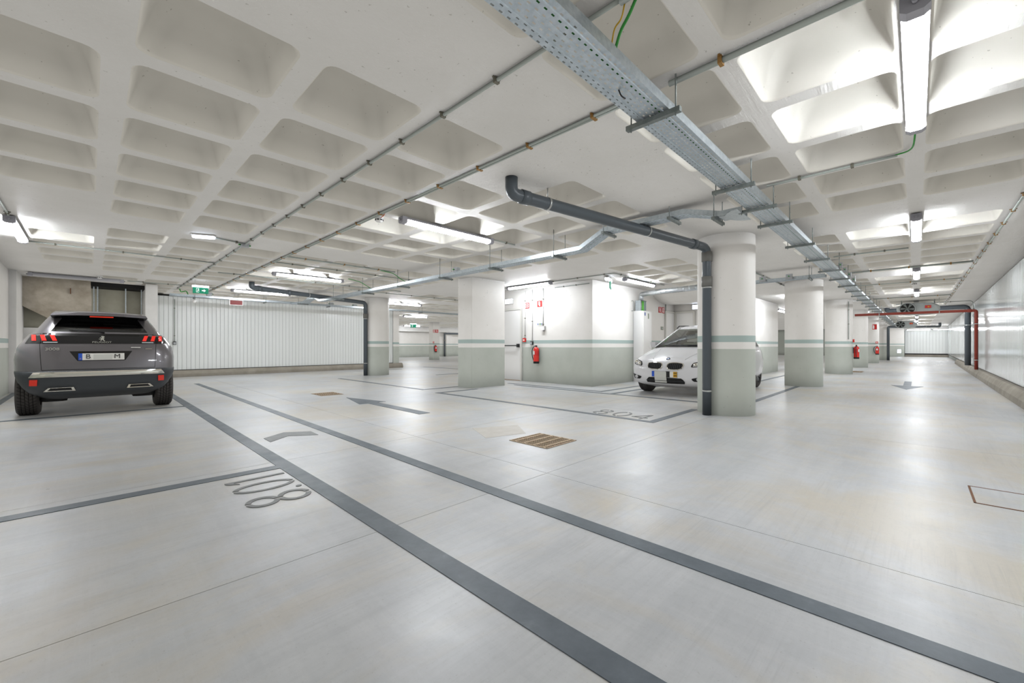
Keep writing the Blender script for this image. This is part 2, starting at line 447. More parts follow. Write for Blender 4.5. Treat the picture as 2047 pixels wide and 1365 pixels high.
# ------------------------------------------------------------------ floor slabs with saw-cut joints
fb = box('floor', -5.2, 53.2, -2.6, 32.4, -0.30, -0.006, 'joint'); struct(fb, 'worn grey concrete car park floor with saw cut joints')
XJ = [-5.1, 2.6, 6.05, 9.0, 12.95, 19.1, 25.3, 32, 39, 46, 53.1]
YJ = [-2.5, 2.15, 4.08, 7.9, 13.6, 19.4, 25.2, 32.3]
g = 0.002
for i in range(len(XJ) - 1):
    for j in range(len(YJ) - 1):
        box('slab', XJ[i] + g, XJ[i + 1] - g, YJ[j] + g, YJ[j + 1] - g, -0.2, 0, 'floor', fb)

# ------------------------------------------------------------------ walls
yR = lambda x: -1.27 - 0.0125 * x
def wall(name, x0, x1, y0, y1, mat, z0=0.0, z1=CEIL, label=None):
    return struct(box(name, x0, x1, y0, y1, z0, z1 + (0.02 if z1 == CEIL else 0), mat), label)
def strip_panels(parent, a, b, width, z0, z1, mat, t=0.02, jitter=0.0, inward=1):
    """vertical cladding strips from point a to b, each its own part, sharing one mesh"""
    a = Vector((a[0], a[1], 0)); b = Vector((b[0], b[1], 0)); L = (b - a).length; d = (b - a) / L
    nn = max(1, round(L / width)); wd = L / nn; g = 0.0015
    ang = math.atan2(d.y, d.x)
    m = MB(); hw = wd / 2 - g
    p = [(-hw, -0.004), (-hw, t - 0.006), (-hw + 0.006, t), (hw - 0.006, t), (hw, t - 0.006), (hw, -0.004)]
    p = [(x, y * inward) for x, y in p]
    m.prism(p, z0, z1)
    first = None
    for k in range(nn):
        c = a + d * (wd * (k + 0.5))
        if first is None: o = first = m.build('cladding_panel', mat, parent)
        else: o = first.copy(); COL.objects.link(o); o.parent = parent
        o.location = c; o.rotation_euler = (0, 0, ang + random.uniform(-jitter, jitter))
def kerb(name, a, b, h, wd, side, label):
    a = Vector(a); b = Vector(b); d = (b - a).normalized(); nn = Vector((-d.y, d.x)) * side
    prof = [(0, 0), (wd, 0), (wd - 0.015, h * 0.45), (wd - 0.06, h * 0.86), (wd - 0.1, h), (0, h)]
    f = lambda p: [(p.x + nn.x * u, p.y + nn.y * u, z) for u, z in prof]
    return struct(MB().pts_prism(f(a), f(b)).build(name, 'kerb'), label)

# right side: glossy white cladding on a kerb
mb = MB(); mb.prism([(-5, yR(-5) - 0.25), (52.6, yR(52.6) - 0.25), (52.6, yR(52.6) - 0.05), (-5, yR(-5) - 0.05)], 0, CEIL + 0.02)
wr = struct(mb.build('wall_right', 'groove'), 'glossy white strip cladding wall along the driving aisle')
strip_panels(wr, (9.8, yR(9.8) - 0.04), (52.0, yR(52.0) - 0.04), 0.2, 0.255, CEIL - 0.02, 'panel_gloss', 0.04, 0.004)
mb = MB(); mb.prism([(-5, yR(-5) - 0.05), (9.8, yR(9.8) - 0.05), (9.8, yR(9.8)), (-5, yR(-5))], 0.255, CEIL - 0.02)
mb.build('cladding_sheet', 'panel_gloss', wr)
mb = MB(); mb.prism([(-5, yR(-5) - 0.05), (52, yR(52) - 0.05), (52, yR(52) - 0.03), (-5, yR(-5) - 0.03)], 0.2, 0.256)
mb.build('shadow_gap', 'dark', wr)
kerb('kerb_right', (-5, yR(-5) - 0.05), (34.5, yR(34.5) - 0.05), 0.235, 0.22, 1, 'low grey concrete kerb at the foot of the glossy cladding')
# end of the aisle
we = wall('wall_end', 52.3, 52.6, -2.4, 32.3, 'groove', label='white cladding wall closing the far end of the aisle')
strip_panels(we, (52.28, 0.80), (52.28, -2.0), 0.2, 0.3, 2.42, 'panel', 0.04, 0.0, -1)
box('shadow_gap', 52.2, 52.3, -2.0, 0.8, 0.2, 0.3, 'dark', we)
box('upstand', 52.1, 52.3, -2.0, 0.8, 0.0, 0.2, 'kerb', we)
box('lintel', 51.9, 52.3, -2.4, 3.0, 2.42, CEIL, 'ceil', we)
wall('wall_aisle_end', 51.3, 52.3, 0.82, 4.0, 'dado', label='white wall with green dado beside the far cladding')
# space behind the camera and the left side
wall('wall_behind', -5.2, -5.0, -2.4, 3.2, 'dado')
wall('wall_return', -5.0, -1.25, 3.0, 3.2, 'dado')
wall('wall_left', -1.45, -1.25, 3.0, 14.1, 'dado', label='white side wall with green dado beside the parked grey car')
wall('wall_left_pier', -1.45, -1.14, 14.1, 15.5, 'white_wall', label='plain white pier beside the raw concrete wall')
# raw concrete bay end behind the grey car
wb = wall('wall_bay', -1.14, 1.05, 15.45, 15.65, 'white_wall', 0, 1.47, label='unfinished raw concrete bay end behind the grey car')
mb = MB(); P = [(-1.14, CEIL), (0.0, CEIL), (0.02, 2.2), (0.0, 1.47), (-0.25, 1.47), (-0.74, 1.71), (-1.14, 1.98)]
mb.pts_prism([(x, 15.2, z) for x, z in P], [(x, 15.6, z) for x, z in P]); mb.build('raw_concrete_face', 'raw', wb)
box('grey_board', -1.14, -0.0, 15.5, 15.6, 1.47, 2.2, 'grey_board', wb)
box('rebar_stub', -0.36, -0.345, 15.12, 15.2, 2.33, 2.47, 'rust_line', wb)
box('recess_back', 0.0, 1.05, 16.0, 16.1, 1.3, CEIL, 'grey_board', wb)
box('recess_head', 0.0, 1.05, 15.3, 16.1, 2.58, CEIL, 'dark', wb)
box('board', 0.14, 0.66, 15.5, 15.55, 1.47, 2.52, 'grey_board', wb)
box('board', 0.70, 0.97, 15.6, 15.65, 1.47, 2.5, 'grey_board', wb)
for x in (0.06, 0.13, 0.67, 0.99): box('steel_stud', x - 0.012, x + 0.012, 15.40, 15.46, 1.3, 2.62, 'galv', wb)
wall('wall_pilaster', 1.05, 1.30, 15.0, 17.5, 'white_wall', label='white pilaster between raw bay and cladding')
# left cladding wall
wl = wall('wall_back_left', 1.30, 10.1, 17.4, 17.6, 'groove', label='white vertical strip cladding wall behind the cable tray')
strip_panels(wl, (1.30, 17.38), (9.8, 17.38), 0.116, 0.235, CEIL - 0.05, 'panel', 0.04, 0.002, -1)
box('shadow_gap', 1.3, 9.8, 17.36, 17.42, 0.2, 0.236, 'dark', wl)
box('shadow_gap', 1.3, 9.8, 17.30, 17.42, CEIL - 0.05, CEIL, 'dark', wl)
box('end_post', 9.8, 10.1, 17.3, 17.62, 0.0, CEIL, 'dado', wl)
kerb('kerb_left', (1.3, 17.42), (10.25, 17.42), 0.215, 0.24, -1, 'brownish concrete kerb under the left strip cladding')
wall('wall_store', 9.9, 10.1, 17.6, 32.3, 'dado')
wall('wall_far', 9.9, 53, 32.0, 32.2, 'dado', label='far back wall with green dado beyond the parking bays')
box('soffit_beam', 9.9, 30, 31.5, 32, 2.25, CEIL, 'white_wall', bpy.data.objects['wall_far'])
# core and recess
core = wall('wall_core', 8.82, 13.7, 5.82, 10.6, 'dado', label='white stair core with green dado and a sharp corner')
wall('wall_core_rear', 13.7, 19.4, 4.0, 10.6, 'dado', label='white wall with green dado behind the round columns')
mb = MB(); prof = [(12.0, CEIL + 0.01), (12.05, 2.62), (12.3, 2.50), (12.6, 2.40), (12.9, 2.36), (13.2, 2.36), (13.4, 2.38), (13.7, 2.38), (13.7, CEIL + 0.01)]
mb.pts_prism([(x, 3.95, z) for x, z in prof], [(x, 5.82, z) for x, z in prof])
struct(mb.build('beam', 'ceil'), 'rounded white concrete downstand over the white car')
# doors
def door(name, label, loc, rz, wd, h, bar=True):
    t = thing(name, label, 'door', loc, rz); t['kind'] = 'structure'
    box('leaf', -wd / 2, wd / 2, -0.02, 0.04, 0.02, h, 'door_white', t)
    mb = MB(); mb.box(-wd / 2 - 0.05, -wd / 2, -0.035, 0.05, 0, h + 0.05); mb.box(wd / 2, wd / 2 + 0.05, -0.035, 0.05, 0, h + 0.05); mb.box(-wd / 2, wd / 2, -0.035, 0.05, h, h + 0.05)
    mb.build('door_frame', 'door', t)
    box('threshold', -wd / 2, wd / 2, -0.03, 0.03, 0, 0.02, 'rust', t)
    if bar:
        mb = MB(); mb.tube([(-wd / 2 + 0.06, -0.09, 1.03), (wd / 2 - 0.06, -0.09, 1.03)], 0.014, 8)
        mb.box(-wd / 2 + 0.03, -wd / 2 + 0.09, -0.1, -0.02, 0.98, 1.12); mb.box(wd / 2 - 0.09, wd / 2 - 0.03, -0.1, -0.02, 0.98, 1.08)
        mb.build('push_bar', 'black', t)
    else:
        MB().tube([(wd / 2 - 0.1, -0.02, 1.0), (wd / 2 - 0.1, -0.06, 1.0), (wd / 2 - 0.22, -0.06, 1.0)], 0.01, 8).build('handle', 'clamp', t)
    return t
door('door_1', 'white fire door with black push bar in the core wall', (8.81, 8.72, 0), -PI / 2, 0.9, 2.08)
door('door_2', 'pale door in the recess behind the white car', (13.32, 5.81, 0), 0, 0.6, 2.1, False)
door('door_3', 'second pale door leaf around the recess corner', (13.69, 5.45, 0), -PI / 2, 0.55, 2.1, False)

# columns
def round_col(x, y, r, label):
    mb = MB(); mb.lathe([(r, -0.01), (r, 0.5), (r, 1.0), (r, 1.2), (r, CEIL + 0.01)], 48, (x, y, 0))
    o = mb.build('column', 'dado'); return tag(o, label, 'column', 'painted concrete columns', 'structure')
round_col(6.90, 2.12, 0.40, 'big round column with green dado and grey drain pipe, nearest')
round_col(12.93, 2.10, 0.41, 'round green dado column second along the aisle row')
round_col(19.25, 2.06, 0.405, 'round green dado column third along the aisle row')
round_col(25.45, 2.04, 0.41, 'round column in the aisle row just past the drain grating')
round_col(32.1, 1.98, 0.41, 'round column in the aisle row carrying the far extinguisher')
round_col(39.2, 1.9, 0.41, 'farthest round column of the aisle row')
round_col(7.10, 13.66, 0.41, 'round column with grey drain pipe before the cladding wall')
o = MB().cbox(6.43, 7.55, 7.66, 8.2, -0.01, CEIL + 0.01, 0.012).build('column', 'dado'); tag(o, 'wide rectangular column with green dado left of the core', 'column', 'painted concrete columns', 'structure')
o = MB().cbox(17.05, 17.6, 24.55, 25.1, -0.01, CEIL + 0.01, 0.02).build('column', 'dado'); tag(o, 'distant square column carrying a fire extinguisher', 'column', 'painted concrete columns', 'structure')
o = MB().cbox(23.45, 24.1, 31.6, 31.98, -0.01, CEIL + 0.01, 0.02).build('column', 'dado'); tag(o, 'distant wall pier beside a dark drain pipe', 'column', 'painted concrete columns', 'structure')

# ------------------------------------------------------------------ floor markings
def marking(name, polys, mat, label, z=0.0035, cat='floor marking', group='painted floor markings'):
    t = MB()
    for p in polys: t.prism(p, 0.0, z)
    return tag(t.build(name, mat), label, cat, group)
R4 = lambda x0, x1, y0, y1: [(x0, y0), (x1, y0), (x1, y1), (x0, y1)]
marking('floor_line', [R4(1.12, 1.24, 0.2, 13.6)], 'line', 'long grey painted line running to the grey car')
marking('floor_line', [R4(1.955, 2.065, -0.6, 13.95)], 'line', 'long grey painted line right of the grey car line')
marking('floor_line', [R4(-1.24, 1.12, 3.84, 3.95)], 'line', 'grey cross line above the number 8.01')
marking('floor_line', [R4(-1.24, 1.12, 8.86, 8.97)], 'line', 'grey cross line under the back of the grey car')
marking('floor_line', [R4(-1.2, -1.1, 8.97, 15.0)], 'line', 'grey line on the wall side of the grey car')
marking('floor_line', [R4(5.27, 5.37, 2.52, 7.52)], 'line', 'grey bay line beside the number 804')
marking('floor_line', [R4(5.37, 6.85, 2.52, 2.62)], 'line', 'short grey line from number 804 to the nearest column')
marking('floor_line', [R4(5.37, 6.42, 7.42, 7.52)], 'line', 'short grey line ending at the rectangular column')
marking('floor_line', [R4(7.72, 7.82, 2.62, 7.5)], 'line', 'grey line across in front of the white car')
marking('floor_line', [R4(7.82, 13.0, 4.62, 4.72)], 'line', 'grey line along the far side of the white car')
marking('floor_line', [R4(7.98, 10.8, 5.02, 5.11), R4(7.98, 8.07, 5.11, 8.0)], 'line', 'grey corner line along the foot of the core')
marking('floor_line', [R4(7.35, 12.5, 2.1, 2.2)], 'line', 'grey line between first and second aisle columns')
marking('floor_line', [R4(13.4, 18.8, 3.2, 3.3)], 'line', 'faint grey line behind the second aisle column')
marking('floor_line', [R4(5.40, 5.50, 8.2, 12.9), R4(5.5, 6.8, 8.2, 8.28)], 'line', 'thin grey bay line left of the rectangular column')
marking('floor_line', [R4(8.5, 13.5, 12.0, 12.1), R4(11.2, 11.3, 12.1, 17.0)], 'line', 'thin grey bay lines far beyond the rectangular column')
marking('floor_line', [R4(8.0, 9.5, 16.0, 16.1)], 'line', 'short grey line near the end of the left kerb')
# arrows
def arrow(tip, length, wd, head, hw, direction, mat, label):
    d = Vector(direction).normalized(); nrm = Vector((-d.y, d.x)); tip = Vector(tip)
    q = lambda b, s: tuple(tip - d * b + nrm * s)
    return marking('floor_arrow', [[q(0, 0), q(head, -hw), q(head, -wd / 2), q(length, -wd / 2), q(length, wd / 2), q(head, wd / 2), q(head, hw)]], mat, label)
arrow((3.56, 8.1), 2.75, 0.19, 1.1, 0.25, (0, 1), 'line', 'grey floor arrow pointing to the left cladding wall')
arrow((13.4, 0.18), 3.0, 0.15, 1.2, 0.3, (-1, 0), 'line', 'pale floor arrow far down the aisle')
marking('floor_arrow', [[(1.35, 5.2), (1.35, 4.95), (1.58, 5.14), (1.61, 5.39)], [(1.61, 5.39), (1.58, 5.14), (1.85, 4.96), (1.86, 5.22)]], 'line_dark', 'bent pale floor arrow between the two long lines')
# stencilled numbers
def stroke_ring(cx, cy, rx, ry, t, gaps, n=40):
    out = []
    for k in range(n):
        a0, a1 = 2 * PI * k / n, 2 * PI * (k + 1) / n
        am = math.degrees((a0 + a1) / 2)
        if any(abs((am - g0 + 180) % 360 - 180) < 9 for g0 in gaps): continue
        out.append([(cx + (rx - t) * math.cos(a0), cy + (ry - t) * math.sin(a0)), (cx + rx * math.cos(a0), cy + ry * math.sin(a0)),
                    (cx + rx * math.cos(a1), cy + ry * math.sin(a1)), (cx + (rx - t) * math.cos(a1), cy + (ry - t) * math.sin(a1))])
    return out
def digits(txt, h, wd, gap, t):
    x = 0; P = []
    for ch in txt:
        if ch == '8':
            P.append(stroke_ring(x + wd / 2, h * 0.26, wd / 2, h * 0.26, t, (90, 270)) + stroke_ring(x + wd / 2, h * 0.75, wd * 0.45, h * 0.25, t, (90, 270)))
            x += wd + gap
        elif ch == '0':
            P.append(stroke_ring(x + wd / 2, h / 2, wd / 2, h / 2, t, (90, 270))); x += wd + gap
        elif ch == '1':
            P.append([R4(x + wd * .25, x + wd * .25 + t, 0, h), [(x, h * .8), (x + wd * .25, h * .88), (x + wd * .25, h), (x + wd * .12, h * .94)]]); x += wd * .5 + gap
        elif ch == '4':
            P.append([R4(x + wd * .66, x + wd * .66 + t, 0, h), R4(x, x + wd, h * .24, h * .24 + t), [(x, h * .24 + t), (x + t, h * .24 + t), (x + wd * .66, h * .9), (x + wd * .66, h)]]); x += wd + gap
        elif ch == '.':
            P.append([[(x + t * .6 * math.cos(a * PI / 4), t * .6 + t * .6 * math.sin(a * PI / 4)) for a in range(8)]]); x += t + gap * .4
    return P
def number(txt, org, ax, up, h, wd, gap, t, mat, label):
    root = thing('floor_number', label, 'floor marking', (org[0], org[1], 0), 0, 'painted bay numbers')
    for polys in digits(txt, h, wd, gap, t):
        mb = None; prev = None
        for p in polys:
            if prev is None or len(p) != 4 or math.dist(prev[3], p[0]) > 1e-6:
                if mb: mb.build('stroke', mat, root)
                mb = MB()
            mb.prism([(x * ax[0] + y * up[0], x * ax[1] + y * up[1]) for x, y in p], 0.0, 0.004); prev = p if len(p) == 4 else None
        mb.build('stroke', mat, root)
number('8.01', (1.10, 2.99), (0, 1), (-1, 0), 0.40, 0.22, 0.06, 0.034, 'line_dark', 'worn stencilled bay number 8.01 beside the long grey line')
number('804', (5.42, 3.62), (0, -1), (1, 0), 0.40, 0.24, 0.085, 0.03, 'line_dark', 'faint bay number 804 before the core and white car')

# drains, hatch
def grating(x, y, w_, d_, nb, label, rails=4):
    t = thing('drain_grating', label, 'drain grating', (x, y, 0), 0, 'rusty drain gratings')
    box('pit', 0.0, w_, 0.0, d_, 0.0005, 0.0022, 'rust_dark', t)
    mb = MB()
    for a in ((0, w_, 0, 0.012), (0, w_, d_ - 0.012, d_), (0, 0.012, 0, d_), (w_ - 0.012, w_, 0, d_)): mb.box(*a, 0.001, 0.006)
    mb.build('frame', 'rust', t)
    first = None
    for k in range(rails):
        yy = d_ * (k + 0.35) / rails
        o = MB().box(0.012, w_ - 0.012, 0, 0.022, 0.002, 0.010).build('rail', 'rust', t) if first is None else first.copy()
        if first is not None: COL.objects.link(o)
        first = first or o; o.location = (0, yy, 0)
    first = None
    for k in range(nb):
        xx = w_ * (k + 0.5) / nb
        o = MB().box(-0.005, 0.005, 0.012, d_ - 0.012, 0.002, 0.006).build('bar', 'rust', t) if first is None else first.copy()
        if first is not None: COL.objects.link(o)
        first = first or o; o.location = (xx, 0, 0)
grating(3.20, 2.65, 0.51, 0.53, 15, 'rusty square drain grating in front of the number 804')
grating(3.30, 8.7, 0.46, 0.56, 11, 'rusty drain grating beyond the floor arrow')
grating(20.6, 1.5, 0.9, 0.9, 11, 'flat rusty drain grating beside the third aisle column')
t = thing('floor_hatch', 'square concrete floor hatch with rusty frame near the kerb', 'hatch', (4.08, -0.95, 0))
mb = MB()
for a in ((0, .47, 0, .012), (0, .47, .67, .682), (0, .012, 0, .682), (.458, .47, 0, .682)): mb.box(*a, 0, 0.003)
mb.build('frame', 'rust_line', t); box('cover', 0.012, 0.458, 0.012, 0.67, 0, 0.0015, 'floor', t)
tag(MB().prism([(3.10, 3.45), (3.6, 3.3), (3.9, 3.72), (3.35, 3.98)], 0, 0.0012).build('floor_patch', 'patch'), 'pale mortar patch on the floor behind the near drain', 'patch')
M_GO = True

# ------------------------------------------------------------------ linear lights
def make_lamp(L=1.55):
    root = bpy.data.objects.new('linear_light', None); COL.objects.link(root)
    h = L / 2
    prof = [(-0.036, 0.0), (-0.052, -0.022), (-0.052, -0.036), (0.052, -0.036), (0.052, -0.022), (0.036, 0.0)]
    mb = MB(); mb.pts_prism([(-h, y, z) for y, z in prof], [(h, y, z) for y, z in prof]); mb.build('housing', 'lamp_body', root)
    prof = [(-0.046, -0.036), (-0.048, -0.054), (-0.042, -0.072), (-0.026, -0.082), (0.026, -0.082), (0.042, -0.072), (0.048, -0.054), (0.046, -0.036)]
    mb = MB(); mb.pts_prism([(-h + 0.06, y, z) for y, z in prof], [(h - 0.06, y, z) for y, z in prof]); mb.build('diffuser', 'tube', root)
    for sgn in (-1, 1):
        mb = MB(); a, b = sorted((sgn * (h - 0.058), sgn * (h + 0.01)))
        cp = [(-0.054, -0.004), (-0.054, -0.07), (-0.03, -0.087), (0.03, -0.087), (0.054, -0.07), (0.054, -0.004)]; mb.pts_prism([(a, y, z) for y, z in cp], [(b, y, z) for y, z in cp])
        mb.tube([(sgn * (h + 0.01), 0, -0.045), (sgn * (h + 0.035), 0, -0.045)], 0.012, 8)
        mb.build('end_cap', 'lamp_dark', root)
    return root
lamp0 = make_lamp()
used = [False]
def lamp(x, y, rz, label, z=CEIL - 0.012, tilt=0.0, off=False):
    o = lamp0 if not used[0] else clone(lamp0); used[0] = True
    o.location = (x, y, z); o.rotation_euler = (tilt, 0, rz)
    tag(o, label, 'light', 'linear ceiling lights')
    if off:
        for ch in o.children:
            if ch.name.startswith('diffuser'): ch.data = ch.data.copy(); ch.data.materials[0] = M['tube_off']
    return o
AI = [(3.46, 'nearest bright linear light over the driving aisle'), (7.95, 'second bright linear light over the driving aisle'),
      (12.95, 'third bright linear light over the driving aisle'), (17.7, 'fourth bright linear light over the driving aisle'),
      (23.6, 'aisle linear light half hidden behind the large jet fan'), (27.4, 'aisle linear light just past the red pipe'), (32.2, 'aisle linear light beside the small jet fan'),
      (37.2, 'aisle linear light past the small jet fan'), (42.2, 'next to last aisle linear light'), (47.2, 'last small linear light of the driving aisle')]
for x, lb in AI: lamp(x, 0.006, 0, lb)
lamp(3.54, 4.68, 0, 'bright linear light beside the white smoke detector')
lamp(3.61, 10.2, 0, 'linear light above the second drain pipe')
lamp(3.63, 14.15, 0, 'linear light in front of the left cladding top')
lamp(8.5, 14.2, 0, 'linear light just right of the round column with drain pipe')
lamp(12.7, 20.0, 0, 'distant linear light left of the far exit sign')
lamp(11.3, 23.5, 0, 'added fill linear light in the far bays by the cladding end')  # added to brighten the otherwise dark far bays
lamp(18.6, 29.8, 0, 'most distant linear light near the far back wall')
lamp(24.6, 29.0, 0, 'added fill linear light right of the far square column')  # added lamp, fills the far end of the back bays with light
lamp(20.0, 15.0, 0, 'added unseen fill light hidden behind the rectangular column')  # out of view, added so the large rear volume is not dark
lamp(-0.72, 8.95, PI / 2, 'linear light along the wall left of the grey car')
lamp(-0.2, 14.2, 0, 'unlit linear light over the raw concrete bay end', off=True)
lamp(8.22, 7.44, PI / 2, 'linear light along the core wall above the fire door', tilt=0.0)
lamp(9.8, 5.04, 0, 'linear light along the core wall above the cabinet')
lamp(16.5, 3.0, 0, 'linear light in the bay behind the second aisle column')
lamp(22.5, 12.0, 0, 'added unseen linear light filling the rear bays')  # unseen lamp added to brighten the rear bays
lamp(22.5, 4.5, 0, 'added fill linear light behind the third aisle column')  # added lamp, keeps the space behind the columns from going dark
lamp(28.5, 4.5, 0, 'added fill linear light behind the fourth aisle column')  # another added lamp brightening the space behind the columns
lamp(49.9, -0.1, PI / 2, 'linear light across the far end of the aisle', z=2.42)
lamp(49.9, -1.72, PI / 2, 'short lit light in the far right corner', z=2.42)

# ------------------------------------------------------------------ cable trays
def tray(name, label, path, width, h, along, mat, hangers, skip_rod=False):
    """path: centre-line points (x, y, zbottom); thin folded sheet with turned-up sides"""
    t = thing(name, label, 'cable tray', (0, 0, 0), 0, 'galvanised cable trays')
    P = [Vector(p) for p in path]; hw = width / 2
    nrm = []
    for i, p in enumerate(P):
        d = (P[min(i + 1, len(P) - 1)] - P[max(i - 1, 0)]); d.z = 0; d.normalize(); nrm.append(Vector((-d.y, d.x, 0)))
    def sheet(us, zs):
        m = MB(); k = len(us); vs = []
        for i, p in enumerate(P): vs += [tuple(p + nrm[i] * u + Vector((0, 0, z))) for u, z in zip(us, zs)]
        m.add(vs, [(i * k + j, i * k + j + 1, (i + 1) * k + j + 1, (i + 1) * k + j) for i in range(len(P) - 1) for j in range(k - 1)])
        return m
    q = hw / 6
    us = [-hw, -4.2 * q, -4.0 * q, -3.4 * q, -3.2 * q, -0.9 * q, -0.7 * q, 0.7 * q, 0.9 * q, 3.2 * q, 3.4 * q, 4.0 * q, 4.2 * q, hw]
    zs = [0, 0, -0.005, -0.005, 0, 0, -0.004, -0.004, 0, 0, -0.005, -0.005, 0, 0]
    sheet(us, zs).build('tray_floor', mat, t)
    for s in (-1, 1):
        m = sheet([s * hw, s * hw, s * (hw - 0.008), s * (hw - 0.008)], [0, h, h, h - 0.012]); m.build('side_rail', 'galv', t)
    first_bar = None
    for (x, y, z) in hangers:
        ax = (lambda a, b0, b1, z0, z1: (a - .018, a + .018, b0, b1, z0, z1)) if along == 0 else (lambda a, b0, b1, z0, z1: (b0, b1, a - .018, a + .018, z0, z1))
        c, o = (x, y) if along == 0 else (y, x)
        m = MB(); m.box(*ax(c, o - hw - 0.07, o + hw + 0.07, z - 0.036, z - 0.006)); m.build('trapeze_bar', 'galv_dark', t)
        for s in (-1, 1):
            e = o + s * (hw + 0.04); p0 = (c, e) if along == 0 else (e, c)
            MB().tube([(p0[0], p0[1], z - 0.05), (p0[0], p0[1], CEIL + 0.26)], 0.005, 6).build('hanger_rod', 'galv_dark', t)
    return t
HX = [1.0, 2.49, 4.09, 4.89, 5.64, 7.1, 8.5, 9.9, 11.3, 12.7, 14.1, 15.5, 17, 18.5, 20, 21.5, 23, 24.5, 26, 28, 30, 32, 34, 36, 38, 40]
tray('cable_tray', 'wide perforated steel cable tray along the driving aisle', [(-1, 1.195, 2.495), (12, 1.195, 2.485), (30, 1.185, 2.47), (42, 1.18, 2.46)], 0.215, 0.06, 0, 'perf_x', [(x, 1.195, 2.49 - 0.0008 * x) for x in HX])
tray('cable_tray', 'branch cable tray dipping over the drain pipe toward the cladding', [(4.95, 1.33, 2.46), (4.95, 1.55, 2.46), (4.95, 1.95, 2.575), (4.95, 3.02, 2.575), (4.95, 3.42, 2.39), (4.95, 8, 2.385), (4.95, 13.0, 2.375), (4.95, 13.35, 2.50), (4.95, 13.9, 2.50), (4.95, 14.3, 2.42), (4.95, 15.5, 2.46)],
     0.2, 0.06, 1, 'perf_y', [(4.95, y, z) for y, z in ((1.6, 2.46), (2.1, 2.57), (3.0, 2.57), (3.85, 2.385), (5.25, 2.385), (6.7, 2.385), (8.3, 2.38), (10, 2.38), (11.8, 2.375), (14.6, 2.43))])
tray('cable_tray', 'straight cable tray hung before the left strip cladding', [(1.62, 15.65, 2.50), (16.5, 15.65, 2.48)], 0.16, 0.06, 0, 'perf_x', [(x, 15.65, 2.49) for x in (2.2, 4.1, 6.2, 8.2, 10.2, 12.5, 14.5)])
tray('cable_tray', 'short cable tray above the round columns to the core', [(10.6, 1.34, 2.45), (10.6, 3.5, 2.44)], 0.2, 0.06, 1, 'perf_y', [(10.6, 1.6, 2.45), (10.6, 2.7, 2.45)])
# the swept tee between the main and the branch tray
m = MB(); a = [(4.70, 1.335), (4.72, 1.40), (4.78, 1.46), (4.85, 1.50), (4.85, 1.56), (5.05, 1.56), (5.05, 1.50), (5.12, 1.46), (5.18, 1.40), (5.20, 1.335)]
m.prism(a, 2.452, 2.458); o = m.build('tray_tee', 'galv'); tag(o, 'curved steel tee joining branch tray to the aisle tray', 'tray fitting')
# cables in and around the trays
def cable(label, pts, r, mat, group='loose cables', rnd=0.08):
    return tag(MB().tube(bend(pts, rnd), r, 8).build('cable', mat), label, 'cable', group)
cable('green cable lying in the wide aisle tray', [(-1, 1.16, 2.507), (12, 1.16, 2.497), (41, 1.15, 2.475)], 0.009, 'green_cable')
cable('black cable lying in the wide aisle tray', [(-1, 1.26, 2.507), (12, 1.26, 2.497), (41, 1.25, 2.475)], 0.008, 'black')
cable('green cable lying in the branch tray', [(4.95, 1.6, 2.48), (4.95, 1.95, 2.59), (4.95, 3.02, 2.59), (4.95, 3.42, 2.41), (4.95, 13, 2.39)], 0.009, 'green_cable')
cable('yellow earth wire bent onto the near tray edge', [(1.76, 0.98, 2.66), (1.78, 1.01, 2.60), (1.80, 1.06, 2.60), (1.83, 1.095, 2.545)], 0.004, 'yellow_cable', rnd=0.03)
cable('thick green cable dropping into the near tray', [(1.78, 0.93, 2.665), (1.83, 1.0, 2.64), (1.86, 1.06, 2.62), (1.87, 1.10, 2.54)], 0.008, 'green_cable', rnd=0.04)
cable('green cable looping from conduit to branch tray', [(4.4, 8.3, 2.66), (4.7, 8.3, 2.64), (4.85, 8.2, 2.5), (4.9, 8.1, 2.45)], 0.008, 'green_cable')
cable('second green cable looping to the branch tray', [(4.4, 9.9, 2.66), (4.7, 9.9, 2.62), (4.88, 9.7, 2.45)], 0.008, 'green_cable')
cable('green cable at the end of the nearest aisle light', [(4.27, 0.006, 2.645), (4.6, 0.02, 2.62), (4.83, 0.06, 2.675), (4.85, 0.16, 2.675)], 0.006, 'green_cable', rnd=0.12)
cable('orange wire by the white smoke detector', [(2.56, 4.72, 2.68), (2.58, 4.8, 2.665), (2.6, 4.9, 2.672)], 0.005, 'orange_cable', rnd=0.03)
cable('thin black tie hanging under the near tray', [(2.10, 1.21, 2.49), (2.11, 1.20, 2.455), (2.14, 1.19, 2.45)], 0.004, 'black', rnd=0.02)

